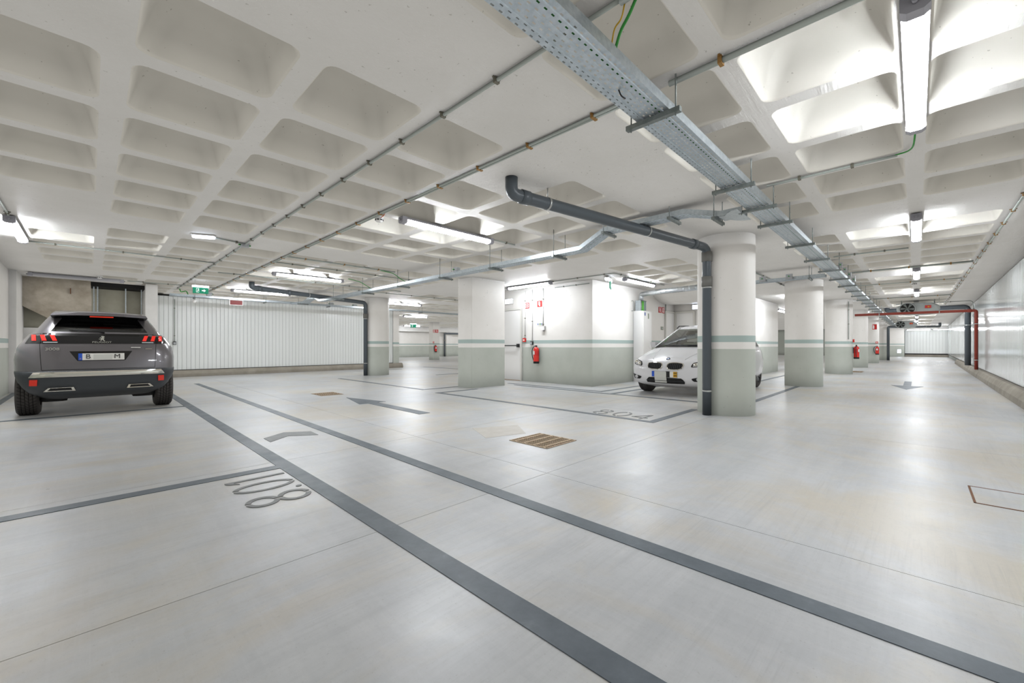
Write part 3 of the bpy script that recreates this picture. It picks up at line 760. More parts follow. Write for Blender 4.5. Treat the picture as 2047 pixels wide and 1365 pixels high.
# ------------------------------------------------------------------ conduits with clips
ZC = CEIL - 0.014
def conduit(label, pts, r=0.011, clip=0.85, mat='cond', clipm='clip', twin=0.0, off=0.3):
    t = thing('conduit', label, 'conduit', pts[0], 0, 'surface conduits')
    pts = [(p[0], p[1], CEIL - r - 0.007) if abs(p[2] - ZC) < 0.012 else p for p in pts]
    o = Vector(pts[0]); t.location = o; P = [Vector(p) - o for p in pts]
    d = (P[-1] - P[0]).normalized(); side = Vector((-d.y, d.x, 0)) * twin
    if twin:
        for s in (-1, 1): MB().tube(bend([p + side * (s * 0.5) for p in P], 0.08), r, 8).build('tube', mat, t)
    else: MB().tube(bend(P, 0.08), r, 8).build('tube', mat, t)
    w2 = r + 0.006 + twin * 0.5; first = None
    for i in range(len(P) - 1):
        L = (P[i + 1] - P[i]).length; dd = (P[i + 1] - P[i]) / max(L, 1e-6); s = off
        ang = math.atan2(dd.y, dd.x); vert = abs(dd.z) > 0.8
        while s < L - 0.05:
            if first is None or vert:
                m = MB()
                if vert: m.box(-w2, w2, -w2, w2, -0.01, 0.01)
                else: m.box(-0.011, 0.011, -w2, w2, -r - 0.005, r + 0.004); m.box(-0.006, 0.006, -w2 - 0.012, w2 + 0.012, r - 0.004, r + 0.004)
                ob = m.build('clip', clipm, t)
                if not vert: first = ob
            else: ob = first.copy(); COL.objects.link(ob)
            ob.location = P[i] + dd * s; ob.rotation_euler = (0, 0, 0 if vert else ang); s += clip
    return t
ZC = CEIL - 0.014
conduit('single ceiling conduit running over the grey car bay line', [(1.75, 1.0, ZC), (1.75, 15.3, ZC)], 0.012, 0.55)
conduit('twin ceiling conduit passing the smoke detector', [(2.52, 1.35, ZC), (2.52, 15.3, ZC)], 0.011, 0.62, clipm='clip_brass', twin=0.028)
conduit('thick ceiling conduit from the near tray over the aisle', [(2.52, 1.1, ZC - 0.004), (2.52, -1.0, ZC - 0.004)], 0.018, 0.8, clipm='clip_brass')
conduit('thick grey conduit at the top edge above the near tray', [(1.75, 1.0, ZC - 0.008), (1.75, -0.6, ZC - 0.008)], 0.02, 0.8)
conduit('conduit from the nearest aisle light to the tray', [(4.85, 0.12, ZC), (4.85, 1.1, ZC)], 0.012, 0.4)
conduit('conduit from the second aisle light to the tray', [(9.6, 0.1, ZC), (9.6, 1.1, ZC)], 0.012, 0.4)
conduit('thick conduit crossing the aisle before the third light', [(11.95, -0.78, ZC), (11.95, 1.1, ZC)], 0.018, 0.6, clipm='clip_brass')
conduit('conduit crossing the aisle past the third light', [(14.8, -0.78, ZC), (14.8, 1.6, ZC)], 0.012, 0.6, clipm='clip_brass')
conduit('conduit crossing the aisle past the fourth light', [(19.4, -0.78, ZC), (19.4, 1.1, ZC)], 0.014, 0.6, clipm='clip_brass')
conduit('long conduit above the glossy cladding of the aisle', [(3.0, -0.84, ZC), (24, -0.80, ZC)], 0.013, 0.75, clipm='clip_brass')
conduit('conduit from the wall light left of the grey car', [(-0.70, 9.95, ZC), (1.72, 9.95, ZC)], 0.011, 0.8)
conduit('conduit along the top of the raw concrete bay', [(0.65, 14.3, ZC), (1.75, 14.3, ZC), (2.5, 14.3, ZC)], 0.011, 0.5)
conduit('conduit reaching the left wall light from the near side', [(-0.72, 5.0, ZC), (-0.72, 8.12, ZC)], 0.012, 0.9)
conduit('ceiling conduit with brass clips before the branch tray', [(2.55, 8.28, ZC), (4.75, 8.32, ZC)], 0.011, 0.75, clipm='clip_brass', twin=0.03)
conduit('second ceiling conduit just beyond the brass clip one', [(2.55, 9.0, ZC), (6.0, 9.05, ZC)], 0.011, 0.9)
conduit('ceiling conduit ahead of the second drain pipe', [(2.0, 11.2, ZC), (6.6, 11.2, ZC)], 0.011, 0.9)
conduit('ceiling conduit right of the round drain column', [(5.3, 11.9, ZC), (9.6, 11.9, ZC)], 0.011, 0.9)
conduit('short conduit from the smoke detector light to the tray', [(4.34, 4.68, ZC), (4.84, 4.68, ZC)], 0.011, 0.3)
conduit('short conduit from ceiling box to emergency light', [(1.33, 7.62, ZC), (1.7, 7.72, ZC)], 0.011, 0.3)
conduit('upper conduit along the core ceiling edge', [(8.30, 9.2, ZC), (8.30, 4.9, ZC), (10.9, 4.9, ZC)], 0.011, 0.75)
conduit('lower conduit along the core wall top', [(8.80, 7.0, 2.60), (8.80, 5.9, 2.60)], 0.01, 0.4)
conduit('conduit drop to the red call point', [(8.80, 8.10, 2.62), (8.80, 8.10, 1.25)], 0.01, 0.5, 'white')
conduit('conduit drop to the black socket by the extinguisher', [(8.80, 7.82, 2.62), (8.80, 7.82, 1.13)], 0.01, 0.6, 'white')
conduit('conduit drop to the white wall box on the core', [(8.80, 7.42, 2.62), (8.80, 7.42, 1.55)], 0.012, 0.7, 'white')
conduit('conduit drop to the black socket on the strip cladding', [(1.92, 17.32, 2.55), (1.92, 17.32, 1.14)], 0.012, 0.9)
conduit('conduit beside the recess signs behind the white car', [(13.02, 5.80, 2.4), (13.02, 5.80, 0.5)], 0.012, 0.5)
conduit('conduit crossing to the small box on glossy cladding', [(22.6, 0.6, ZC), (22.6, -1.45, ZC), (22.6, -1.50, 2.2)], 0.012, 0.6)
conduit('conduit drop down the third aisle column', [(18.95, 1.74, 2.6), (18.95, 1.74, 1.25)], 0.012, 0.5)
conduit('ceiling conduit behind the first two aisle columns', [(9.0, 2.6, ZC), (18, 2.6, ZC)], 0.013, 0.9)

def jbox(label, x, y, z, w_=0.1, d_=0.1, h=0.05, mat='box_grey', gland=True):
    t = thing('junction_box', label, 'junction box', (x, y, z), 0, 'cable junction boxes')
    MB().cbox(-w_ / 2, w_ / 2, -d_ / 2, d_ / 2, 0, h, 0.01).build('body', mat, t)
    MB().cbox(-w_ / 2 - .004, w_ / 2 + .004, -d_ / 2 - .004, d_ / 2 + .004, -0.006, 0.0, 0.01).build('lid', mat, t)
    if gland:
        for s in (-1, 1): MB().tube([(s * w_ / 2, 0, h / 2), (s * (w_ / 2 + 0.03), 0, h / 2)], 0.012, 8).build('gland', 'green_cable', t)
    return t
jbox('grey ceiling box where the emergency light conduit starts', 1.75, 7.79, CEIL - 0.052, 0.11, 0.11)
jbox('pale box on the branch tray left of the rectangular column', 4.95, 6.35, 2.45, 0.12, 0.1, 0.09)
jbox('grey box on the aisle tray past the second light', 10.2, 1.06, 2.55, 0.1, 0.06, 0.09)
jbox('grey box on the aisle tray, next one along', 10.9, 1.06, 2.55, 0.1, 0.06, 0.09)
jbox('grey box on the aisle tray, third one along', 11.7, 1.06, 2.55, 0.1, 0.06, 0.09)
jbox('grey box on the aisle tray, fourth one along', 12.6, 1.06, 2.54, 0.1, 0.06, 0.09)
jbox('first box on the short tray above the columns', 10.45, 2.45, 2.46, 0.06, 0.12, 0.1)
jbox('second box on the short tray above the columns', 10.45, 1.95, 2.46, 0.06, 0.12, 0.1)
for k, x in enumerate((6.3, 7.2, 8.1)):
    jbox('green glanded box on the strip cladding tray, %s from left' % ('first', 'second', 'third')[k], x, 15.65, 2.55, 0.14, 0.1, 0.08)
jbox('pale box where the conduits meet the strip cladding tray', 2.55, 15.5, 2.56, 0.14, 0.1, 0.1)
cable('green cable knot above the strip cladding tray end', [(1.8, 15.2, 2.66), (1.85, 15.4, 2.6), (2.0, 15.55, 2.66), (2.05, 15.6, 2.55)], 0.014, 'green_cable', rnd=0.05)

# ------------------------------------------------------------------ drain pipes
def pipe(label, pts, r, mat, rings, name='drain_pipe', sleeve=None, rnd=0.1):
    o = Vector(pts[-1] if pts[-1][2] < pts[0][2] else pts[0]); t = thing(name, label, 'pipe', o, 0, 'service pipes')
    P = [Vector(p) - o for p in pts]
    MB().tube(bend(P, rnd, 7), r, 20).build('pipe_run', mat, t)
    for (p, d, kind) in rings:
        p = Vector(p) - o; d = Vector(d).normalized()
        if kind == 'clamp':
            MB().tube([p - d * 0.012, p + d * 0.012], r + 0.006, 20).build('clamp', 'clamp', t)
            if abs(d.z) < 0.7: MB().tube([p + Vector((0, 0, r)), Vector((p.x, p.y, CEIL - o.z))], 0.006, 6).build('hanger_rod', 'clamp', t)
        elif kind == 'socket': MB().tube([p - d * 0.05, p - d * 0.048, p + d * 0.048, p + d * 0.05], [r + .002, r + .009, r + .009, r + .002], 20).build('socket', mat, t)
        elif kind == 'sleeve': MB().tube([p - d * 0.075, p - d * 0.07, p + d * 0.07, p + d * 0.075], [r + .002, r + .012, r + .012, r + .002], 20).build('sleeve', 'pvc_seal', t)
    return t
a, b = Vector((2.90, 2.85, 2.53)), Vector((6.44, 2.24, 2.495)); dd = b - a
L1 = lambda s: tuple(a + dd * s)
pipe('near grey drain pipe turning down the nearest round column', [(2.90, 2.85, CEIL), tuple(a), tuple(b), (6.44, 2.24, 0.0)], 0.062, 'pvc',
     [(L1(0.045), dd, 'socket'), (L1(0.13), dd, 'clamp'), (L1(0.6), dd, 'clamp'), (L1(0.9), dd, 'socket'), ((6.44, 2.24, 2.36), (0, 0, 1), 'sleeve'), ((6.44, 2.24, 1.99), (0, 0, 1), 'sleeve'), ((6.44, 2.24, 1.90), (0, 0, 1), 'clamp'), ((6.44, 2.24, 0.36), (0, 0, 1), 'clamp')], rnd=0.13)
a, b = Vector((2.93, 12.34, 2.54)), Vector((6.62, 13.55, 2.50)); dd = b - a
pipe('second grey drain pipe at the round column before cladding', [(2.93, 12.34, CEIL), tuple(a), tuple(b), (6.62, 13.55, 0.0)], 0.065, 'pvc',
     [(L1(0.05), dd, 'socket'), (L1(0.27), dd, 'socket'), (L1(0.43), dd, 'clamp'), ((6.62, 13.55, 2.05), (0, 0, 1), 'sleeve'), ((6.62, 13.55, 1.95), (0, 0, 1), 'clamp'), ((6.62, 13.55, 0.42), (0, 0, 1), 'clamp')], rnd=0.13)
a, b = Vector((43.5, -1.2, 2.42)), Vector((38.6, 1.42, 2.3)); dd = b - a
pipe('far dark drain pipe crossing the aisle end', [(43.5, -1.2, CEIL), tuple(a), tuple(b), (38.6, 1.42, 0.0)], 0.08, 'pvc', [(L1(0.3), dd, 'clamp')], rnd=0.13)
pipe('distant dark drain pipe on the far back wall', [(27, 31.2, 2.15), (23.0, 31.3, 2.12), (23.0, 31.3, 0.0)], 0.08, 'pvc', [((23.0, 31.3, 1.5), (0, 0, 1), 'sleeve')], rnd=0.13)
pipe('dark grey pipe on the glossy cladding beside the red one', [(24.7, 0.95, CEIL), (24.7, 0.95, 2.56), (24.7, -1.46, 2.59), (24.7, -1.46, 0.235)], 0.09, 'pvc', [((24.7, -1.46, 1.85), (0, 0, 1), 'clamp'), ((24.7, -0.6, 2.58), (0, 1, 0), 'clamp')], rnd=0.13)
pipe('red fire main crossing the aisle and dropping to the kerb', [(20.5, 1.70, 2.19), (20.5, -1.40, 2.19), (20.5, -1.40, 0.235)], 0.045, 'red_pipe',
     [((20.5, -1.40, 1.75), (0, 0, 1), 'clamp'), ((20.5, -1.40, 0.55), (0, 0, 1), 'clamp'), ((20.5, -0.55, 2.19), (0, 1, 0), 'clamp'), ((20.5, 1.0, 2.19), (0, 1, 0), 'clamp'), ((20.5, -1.25, 2.19), (0, 1, 0), 'socket')], 'fire_main', rnd=0.06)
# ------------------------------------------------------------------ cabinet and its duct
t = thing('electrical_cabinet', 'tall white electrical cabinet against the core wall', 'cabinet', (10.9, 5.5, 0))
MB().cbox(0, 0.5, 0.02, 0.31, 0.0, 2.02, 0.004).build('body', 'cab', t)
dr = box('door', 0.006, 0.494, -0.002, 0.02, 0.05, 2.0, 'cab', t)
box('handle', 0.44, 0.465, -0.02, -0.002, 0.95, 1.12, 'white', dr)
box('label', 0.06, 0.12, -0.005, -0.002, 1.88, 1.97, 'blue', dr); box('label', 0.26, 0.33, -0.005, -0.002, 1.8, 1.95, 'label_grey', dr)
t = thing('cable_riser', 'green cable bundle in an open riser above the cabinet', 'cable riser', (10.95, 5.6, 2.02))
for k in range(7): MB().tube([(0.03 + 0.035 * k, 0.05 + 0.02 * (k % 2), 0.0), (0.03 + 0.035 * k, 0.05 + 0.02 * (k % 2), 0.30)], 0.016, 8).build('cable_core', 'green_bundle' if k > 2 else 'box_grey', t)
for x in (-0.03, 0.30): box('side_frame', x, x + 0.015, 0.0, 0.16, 0.0, 0.30, 'galv', t)
box('frame_bar', -0.03, 0.315, -0.01, 0.0, 0.285, 0.30, 'galv_dark', t)
t = thing('cable_duct', 'round silver duct bending from cabinet toward the columns', 'duct', (10.95, 5.6, 2.325))
MB().tube(bend([(0.12, 0.06, 0), (0.12, 0.05, 0.17), (-0.1, -0.35, 0.17), (-0.30, -2.0, 0.17)], 0.13, 8), 0.07, 16).build('duct_run', 'duct', t)
for k in range(9):
    s = k / 9; MB().tube([(-0.115 - 0.18 * s, -0.5 - 1.45 * s, 0.17), (-0.116 - 0.18 * s, -0.512 - 1.45 * s, 0.17)], 0.073, 16).build('duct_seam', 'galv', t)
cable('green cable bent over the silver duct', [(11.9, 5.4, 2.66), (11.6, 5.35, 2.6), (11.3, 5.4, 2.55), (11.1, 5.45, 2.56)], 0.012, 'green_bundle', rnd=0.06)
t = thing('conduit_stub', 'thin bracket beside the cabinet riser', 'bracket', (10.78, 5.80, 2.02))
MB().tube([(0, 0, 0.0), (0, -0.05, 0.0), (0, -0.05, 0.28), (0, 0, 0.28)], 0.008, 6).build('rod', 'galv_dark', t)

# ------------------------------------------------------------------ fire and safety fittings
def extinguisher(label, x, y, z, rz, tagp=False):
    t = thing('fire_extinguisher', label, 'fire extinguisher', (x, y, z), rz, 'fire extinguishers')     # local -y faces out
    MB().lathe([(0.0, 0.0), (0.075, 0.0), (0.082, 0.01), (0.082, 0.06)], 20, (0, -0.1, 0)).build('foot_ring', 'black', t)
    MB().lathe([(0.08, 0.06), (0.08, 0.38), (0.075, 0.41), (0.05, 0.44), (0.025, 0.455), (0.022, 0.47), (0.0, 0.47)], 20, (0, -0.1, 0)).build('cylinder', 'red', t)
    m = MB(); m.box(-0.02, 0.02, -0.12, -0.08, 0.465, 0.5); m.box(-0.09, 0.02, -0.11, -0.09, 0.50, 0.508); m.box(-0.08, 0.0, -0.108, -0.092, 0.472, 0.48); m.build('valve_handle', 'black', t)
    MB().tube(bend([(-0.02, -0.1, 0.48), (-0.10, -0.1, 0.47), (-0.16, -0.1, 0.36), (-0.15, -0.1, 0.2), (-0.09, -0.1, 0.06)], 0.08), 0.012, 8).build('hose', 'black', t)
    MB().lathe([(0.0806, 0.22), (0.0806, 0.36)], 20, (0, -0.1, 0)).build('label_band', 'red_sign', t)
    lb = MB()
    for k in range(4):
        a0, a1 = [-(PI / 2) + math.radians(-50 + 14 * q) for q in (k, k + 1)]
        lb.add([(0.0815 * math.cos(a0), -0.1 + 0.0815 * math.sin(a0), .25), (0.0815 * math.cos(a1), -0.1 + 0.0815 * math.sin(a1), .25), (0.0815 * math.cos(a1), -0.1 + 0.0815 * math.sin(a1), .35), (0.0815 * math.cos(a0), -0.1 + 0.0815 * math.sin(a0), .35)], [(0, 1, 2, 3)])
    lb.build('instruction_label', 'white', t)
    box('wall_bracket', -0.03, 0.03, -0.02, 0.0, 0.2, 0.42, 'galv_dark', t)
    return t
W = -PI / 2
extinguisher('red fire extinguisher on the core wall beside the fire door', 8.82, 7.6, 0.53, W)
extinguisher('red extinguisher seen side-on at the third aisle column', 19.28, 1.655, 0.55, 0)
extinguisher('red fire extinguisher on the far aisle column', 31.75, 1.66, 0.5, W + 0.3)
extinguisher('distant red extinguisher on the far square column', 17.2, 24.55, 0.55, 0)
def sign(label, x, y, z, rz, s, kind):
    t = thing('fire_sign', label, 'sign', (x, y, z), rz, 'red fire safety signs')
    box('plate', -s / 2, s / 2, -0.008, 0, -s / 2, s / 2, 'red_sign', t)
    if kind == 'ring':
        box('field', -s * .38, s * .38, -0.010, -0.008, -s * .38, s * .38, 'white', t)
        m = MB(); q = [(s * .3 * math.cos(a * PI / 10), s * .3 * math.sin(a * PI / 10)) for a in range(20)]
        m.add([(u, -0.0105, v) for u, v in q] + [(u * .62, -0.0105, v * .62) for u, v in q], [(k, (k + 1) % 20, 20 + (k + 1) % 20, 20 + k) for k in range(20)]); m.build('ring_symbol', 'red_sign', t)
        MB().add([(s * .1 * math.cos(a * PI / 5), -0.0105, s * .1 * math.sin(a * PI / 5)) for a in range(10)], [tuple(range(10))]).build('dot_symbol', 'red_sign', t)
    else:
        m = MB(); m.add([(u * s, -0.010, v * s) for u, v in ((-.1, -.38), (.14, -.38), (.14, .18), (.06, .28), (.0, .28), (-.1, .18))], [tuple(range(6))])
        m.add([(u * s, -0.010, v * s) for u, v in ((.0, .28), (.08, .28), (.08, .38), (-.28, .38), (-.28, -.2), (-.2, -.2), (-.2, .3), (.0, .3))], [tuple(range(8))]); m.build('extinguisher_symbol', 'white', t)
    return t
sign('red square call point sign on the core wall', 8.815, 8.03, 2.18, W, 0.16, 'ring')
sign('red extinguisher sign above the core wall extinguisher', 8.815, 7.55, 2.2, W, 0.17, 'ext')
sign('red extinguisher sign in the recess behind the white car', 12.62, 5.815, 2.16, 0, 0.18, 'ext')
sign('red ring sign in the recess behind the white car', 12.86, 5.815, 2.16, 0, 0.18, 'ring')
sign('red sign high on the far aisle column', 31.72, 1.8, 2.1, W, 0.3, 'ext')
sign('red sign high on the far square column', 17.35, 24.54, 2.05, 0, 0.22, 'ext')
sign('second red sign on the far square column', 17.12, 24.54, 2.05, 0, 0.2, 'ring')
def callpoint(label, x, y, z, rz):
    t = thing('call_point', label, 'alarm call point', (x, y, z), rz, 'red alarm call points')
    MB().cbox(-0.055, 0.055, -0.05, 0, -0.055, 0.055, 0.008).build('housing', 'red', t)
    box('press_plate', -0.03, 0.03, -0.053, -0.05, -0.02, 0.02, 'white', t)
callpoint('red alarm call point beside the fire door', 8.82, 8.12, 1.19, W)
callpoint('red call point on the third aisle column', 19.26, 1.655, 1.2, 0)
callpoint('red call point on the far aisle column', 31.7, 1.65, 1.2, W)
callpoint('red call point on the far square column', 17.06, 24.55, 1.25, 0)
t = thing('wall_box', 'small white box on the core wall below a label', 'switch box', (8.82, 7.40, 1.46), W)
MB().cbox(-0.06, 0.06, -0.07, 0, 0, 0.11, 0.008).build('housing', 'white', t); box('cable_entry', -0.015, 0.015, -0.04, -0.01, -0.03, 0, 'box_grey', t)
t = thing('wall_label', 'tiny printed label above the white wall box', 'label', (8.815, 7.55, 1.63), W)
box('plate', -0.11, 0.11, -0.004, 0, -0.04, 0.04, 'white', t)
for k, mt in enumerate(('blue', 'label_grey', 'green_cable', 'blue')): box('print', -0.08 + 0.045 * k, -0.05 + 0.045 * k, -0.006, -0.004, -0.02, 0.025, mt, t)
t = thing('wall_label', 'small label beside the recess conduit', 'label', (12.78, 5.815, 1.58), 0)
box('plate', -0.09, 0.09, -0.004, 0, -0.05, 0.05, 'label_grey', t); box('print', -0.05, 0.06, -0.006, -0.004, -0.02, 0.02, 'box_grey', t)
for lb, loc, rz in (('black socket outlet on the core wall above the extinguisher', (8.82, 7.83, 1.05), W), ('black socket outlet on the left strip cladding', (1.92, 17.34, 1.06), 0)):
    t = thing('socket_outlet', lb, 'socket', loc, rz, 'black socket outlets')
    MB().cbox(-0.045, 0.045, -0.06, 0, 0, 0.1, 0.008).build('housing', 'black', t); box('flap', -0.035, 0.035, -0.068, -0.06, 0.01, 0.08, 'box_grey', t)
# smoke detectors
def detector(label, x, y):
    t = thing('smoke_detector', label, 'smoke detector', (x, y, CEIL), 0, 'ceiling smoke detectors')
    MB().lathe([(0.055, 0), (0.055, -0.02), (0.05, -0.022)], 20).build('base', 'white', t)
    MB().lathe([(0.05, -0.02), (0.05, -0.038), (0.044, -0.055), (0.03, -0.062), (0, -0.062)], 20).build('head', 'white', t)
    for k in range(8):
        a = 2 * PI * k / 8; MB().box(-0.012, 0.012, -0.004, 0.002, -0.046, -0.032).build('vent', 'black', t).location = (0.048 * math.cos(a), 0.048 * math.sin(a), 0); t.children[-1].rotation_euler = (0, 0, a + PI / 2)
detector('white smoke detector on the twin ceiling conduit', 2.605, 4.95)
detector('small smoke detector over the aisle between two lights', 15.2, 0.05)
detector('white smoke detector over the unlit bay light', 0.15, 13.9)
# emergency lights and exit signs
def bulkhead(label, x, y, z, rz, w_=0.3, up=False):
    t = thing('emergency_light', label, 'emergency light', (x, y, z), rz, 'white emergency lights')
    MB().cbox(-w_ / 2, w_ / 2, -0.055, 0.055, -0.02, 0, 0.02).build('back_plate', 'white', t)
    MB().cbox(-w_ / 2 + .012, w_ / 2 - .012, -0.045, 0.045, -0.05, -0.02, 0.02).build('lens', 'led', t)
bulkhead('bright oblong emergency light beside the ceiling conduit box', 1.18, 7.60, CEIL - 0.002, -0.45, 0.3)
bulkhead('white emergency light above the core corner exit sign', 8.66, 5.30, CEIL - 0.03, 0.5, 0.3)
bulkhead('small emergency light past the third aisle column', 19.9, 1.78, CEIL - 0.002, 0, 0.3)
bulkhead('small emergency light past the fourth aisle column', 26.4, 1.7, CEIL - 0.002, 0, 0.3)
def exit_sign(label, x, y, z, rz, w_, h, arrow_=True, frame='white'):
    t = thing('exit_sign', label, 'exit sign', (x, y, z), rz, 'exit signs')
    box('panel', -w_ / 2, w_ / 2, -0.012, 0.012, -h, 0, 'exit_green', t)
    MB().box(-w_ / 2 - .01, w_ / 2 + .01, -0.03, 0.03, 0, 0.05).build('lamp_case', 'exit_lit', t)
    k = h
    if arrow_:
        m = MB(); m.add([(u * k, -0.014, -h / 2 + v * k) for u, v in ((.15, -.1), (.42, -.1), (.42, -.26), (.72, 0), (.42, .26), (.42, .1), (.15, .1))], [tuple(range(7))]); m.build('arrow_symbol', 'exit_white', t)
    m = MB()
    for poly in (((-.62, -.34), (-.22, -.34), (-.22, -.28), (-.56, -.28)), ((-.62, -.34), (-.56, -.34), (-.56, .34), (-.62, .34)), ((-.62, .34), (-.22, .34), (-.22, .28), (-.62, .28)),
                 ((-.46, .02), (-.36, .2), (-.28, .16), (-.36, -.04)), ((-.42, -.02), (-.5, -.22), (-.44, -.24), (-.34, -.04)), ((-.36, .0), (-.22, -.16), (-.16, -.12), (-.3, .04)), ((-.32, .16), (-.18, .08), (-.16, .12), (-.3, .22)), ((-.32, .22), (-.24, .22), (-.24, .29), (-.32, .29))):
        m.add([(u * k, -0.014, -h / 2 + v * k) for u, v in poly], [tuple(range(4))])
    m.build('running_figure_symbol', 'exit_white', t)
    for s in (-1, 1): MB().tube([(s * w_ * .35, 0, 0.05), (s * w_ * .35, 0, max(CEIL - z, 0.06))], 0.004, 6).build('hanger_rod', 'clamp', t)
exit_sign('green exit sign hanging before the left strip cladding', 1.95, 12.95, 2.50, 0.0, 0.32, 0.15)
exit_sign('green exit sign below the emergency light at the core corner', 8.68, 5.22, 2.555, 0.45, 0.26, 0.17)
exit_sign('tiny green exit sign in the far bays', 14.2, 22.6, 2.35, 0, 0.42, 0.2, False)
def lit_box(label, x, y, z, rz, w_, h):
    t = thing('exit_light', label, 'exit light', (x, y, z), rz, 'lit white exit lights')
    box('case', -w_ / 2 - .015, w_ / 2 + .015, -0.03, 0, -h - .015, 0.015, 'white', t); box('lit_face', -w_ / 2, w_ / 2, -0.034, -0.03, -h, 0, 'led', t)
lit_box('bluish lit exit light above the fire door', 8.82, 8.75, 2.42, W, 0.3, 0.13)
lit_box('bluish lit exit light high in the recess', 13.7, 5.05, 2.34, W, 0.3, 0.13)
lit_box('small glowing light low on the wall at the aisle end', 51.3, 1.15, 0.66, W, 0.22, 0.32)
t = thing('status_display', 'dark red display panel below the strip cladding tray', 'display', (3.25, 15.49, 2.40))
box('case', -0.19, 0.19, 0.0, 0.04, -0.09, 0.08, 'white', t); box('screen', -0.165, 0.165, -0.004, 0.0, -0.07, 0.065, 'dark_red', t)
for s in (-1, 1): MB().tube([(s * 0.05, 0.02, 0.08), (s * 0.05, 0.02, 0.27)], 0.005, 6).build('hanger_rod', 'clamp', t)
t = thing('sounder', 'small white sounder hanging under the strip cladding tray', 'sounder', (2.2, 15.6, 2.32))
MB().lathe([(0.0, 0.0), (0.05, 0.0), (0.06, 0.03), (0.05, 0.09), (0.02, 0.1), (0.0, 0.1)], 16).build('body', 'white', t); MB().tube([(0, 0, 0.1), (0, 0, 0.172)], 0.006, 6).build('stem', 'galv_dark', t)
t = thing('sounder', 'small grey box on the glossy cladding by the red pipe', 'sounder', (22.6, -1.55, 2.05))
MB().cbox(-0.08, 0.08, 0, 0.09, 0, 0.14, 0.02).build('body', 'box_grey', t); box('grille', -0.05, 0.05, 0.09, 0.096, 0.03, 0.11, 'galv_dark', t)

# ------------------------------------------------------------------ jet fans
def jet_fan(label, x, y, z, wd, hh, dep):
    t = thing('jet_fan', label, 'fan', (x, y, z), 0, 'ceiling jet fans')       # intake faces -x; wide along y
    def ring(k, xx, n=28):
        out = []
        for i in range(n):
            a = 2 * PI * i / n; ca, sa = math.cos(a), math.sin(a)
            out.append((xx, math.copysign(abs(ca) ** 0.75, ca) * wd / 2 * k, math.copysign(abs(sa) ** 0.8, sa) * hh / 2 * (0.35 + 0.65 * k)))
        return out
    st = [(0.82, 0), (0.96, 0.05), (1.0, 0.15), (0.98, dep * .6), (0.8, dep * .9), (0.6, dep)]
    vs = [p for k, xx in st for p in ring(k, xx)]; n_ = 28
    m = MB().add(vs, [(i * n_ + k, i * n_ + (k + 1) % n_, (i + 1) * n_ + (k + 1) % n_, (i + 1) * n_ + k) for i in range(len(st) - 1) for k in range(n_)], 0, True)
    m.f.append(list(range(n_))); m.mi.append(0); m.sm.append(False); m.f.append([5 * n_ + k for k in range(n_)]); m.mi.append(0); m.sm.append(False)
    m.build('casing', 'fan', t)
    yc = wd * 0.24; r = hh * 0.44
    MB().lathe([(r, -0.0), (r * 1.08, -0.05), (r * 1.18, -0.06), (r * 1.2, 0.0)], 28, (0, yc, 0), 'x').build('intake_ring', 'fan', t)
    MB().lathe([(0.0, -0.004), (r, -0.004)], 28, (0, yc, 0), 'x').build('intake_mouth', 'black', t)
    b0 = None
    for k in range(6):
        m = MB(); m.add([(-0.012, 0.03, 0.0), (-0.022, r * .92, -0.03), (-0.012, r * .92, 0.05), (-0.008, 0.03, 0.02)], [(0, 1, 2, 3)])
        o = m.build('blade', 'galv_dark', t); o.location = (-0.008, yc, 0); o.rotation_euler = (2 * PI * k / 6, 0, 0)
    MB().lathe([(0, -0.04), (0.03, -0.035), (0.04, -0.01)], 14, (0, yc, 0), 'x').build('hub', 'galv_dark', t)
    m = MB(); m.box(-0.02, -0.01, yc - r, yc + r, -0.006, 0.006); m.build('guard_bar', 'clamp', t)
    box('safety_switch', -0.03, 0.05, -wd * 0.30, -wd * 0.16, 0.0, 0.1, 'red', t); box('switch_knob', -0.04, -0.03, -wd * 0.26, -wd * 0.22, 0.03, 0.07, 'plate_yellow', t)
    for s in (-1, 1):
        for xx in (0.2, dep - 0.3): MB().tube([(xx, s * wd * .38, hh * .25), (xx, s * wd * .38, CEIL - z + 0.26)], 0.008, 6).build('hanger_rod', 'galv_dark', t)
jet_fan('large grey jet fan with round intake behind the red pipe', 21.1, -0.02, 2.38, 1.15, 0.44, 1.3)
jet_fan('smaller looking far jet fan with dark intake', 36.4, 0.5, 2.37, 1.05, 0.46, 1.3)

# ------------------------------------------------------------------ cars
def outline(yr, yf, w_, rx, ry, fx, fy, bow_r, bow_f, waist=0.03):
    """half plan outline from rear centre round to front centre (x >= 0)"""
    out = []
    for k in range(6):
        x = (w_ - rx) * k / 5; out.append((x, yr + bow_r * (x / w_) ** 2, 'r'))
    y0 = yr + bow_r * ((w_ - rx) / w_) ** 2
    for k in range(1, 6):
        a = PI / 2 * k / 5; out.append((w_ - rx + rx * math.sin(a), y0 + ry * (1 - math.cos(a)), 'rc'))
    y1 = yf - bow_f * ((w_ - fx) / w_) ** 2
    ya, yb = y0 + ry, y1 - fy
    for k in range(1, 12):
        t = k / 12; out.append((w_ - waist * (2 * t - 1) ** 2 * 0 + 0.012 * math.sin(PI * t), ya + (yb - ya) * t, 's%d' % k))
    for k in range(0, 6):
        a = PI / 2 * k / 5; out.append((w_ - fx + fx * math.cos(a), yb + fy * math.sin(a), 'fc'))
    for k in range(1, 6):
        x = (w_ - fx) * (1 - k / 5); out.append((x, yf - bow_f * (x / w_) ** 2, 'f'))
    return out
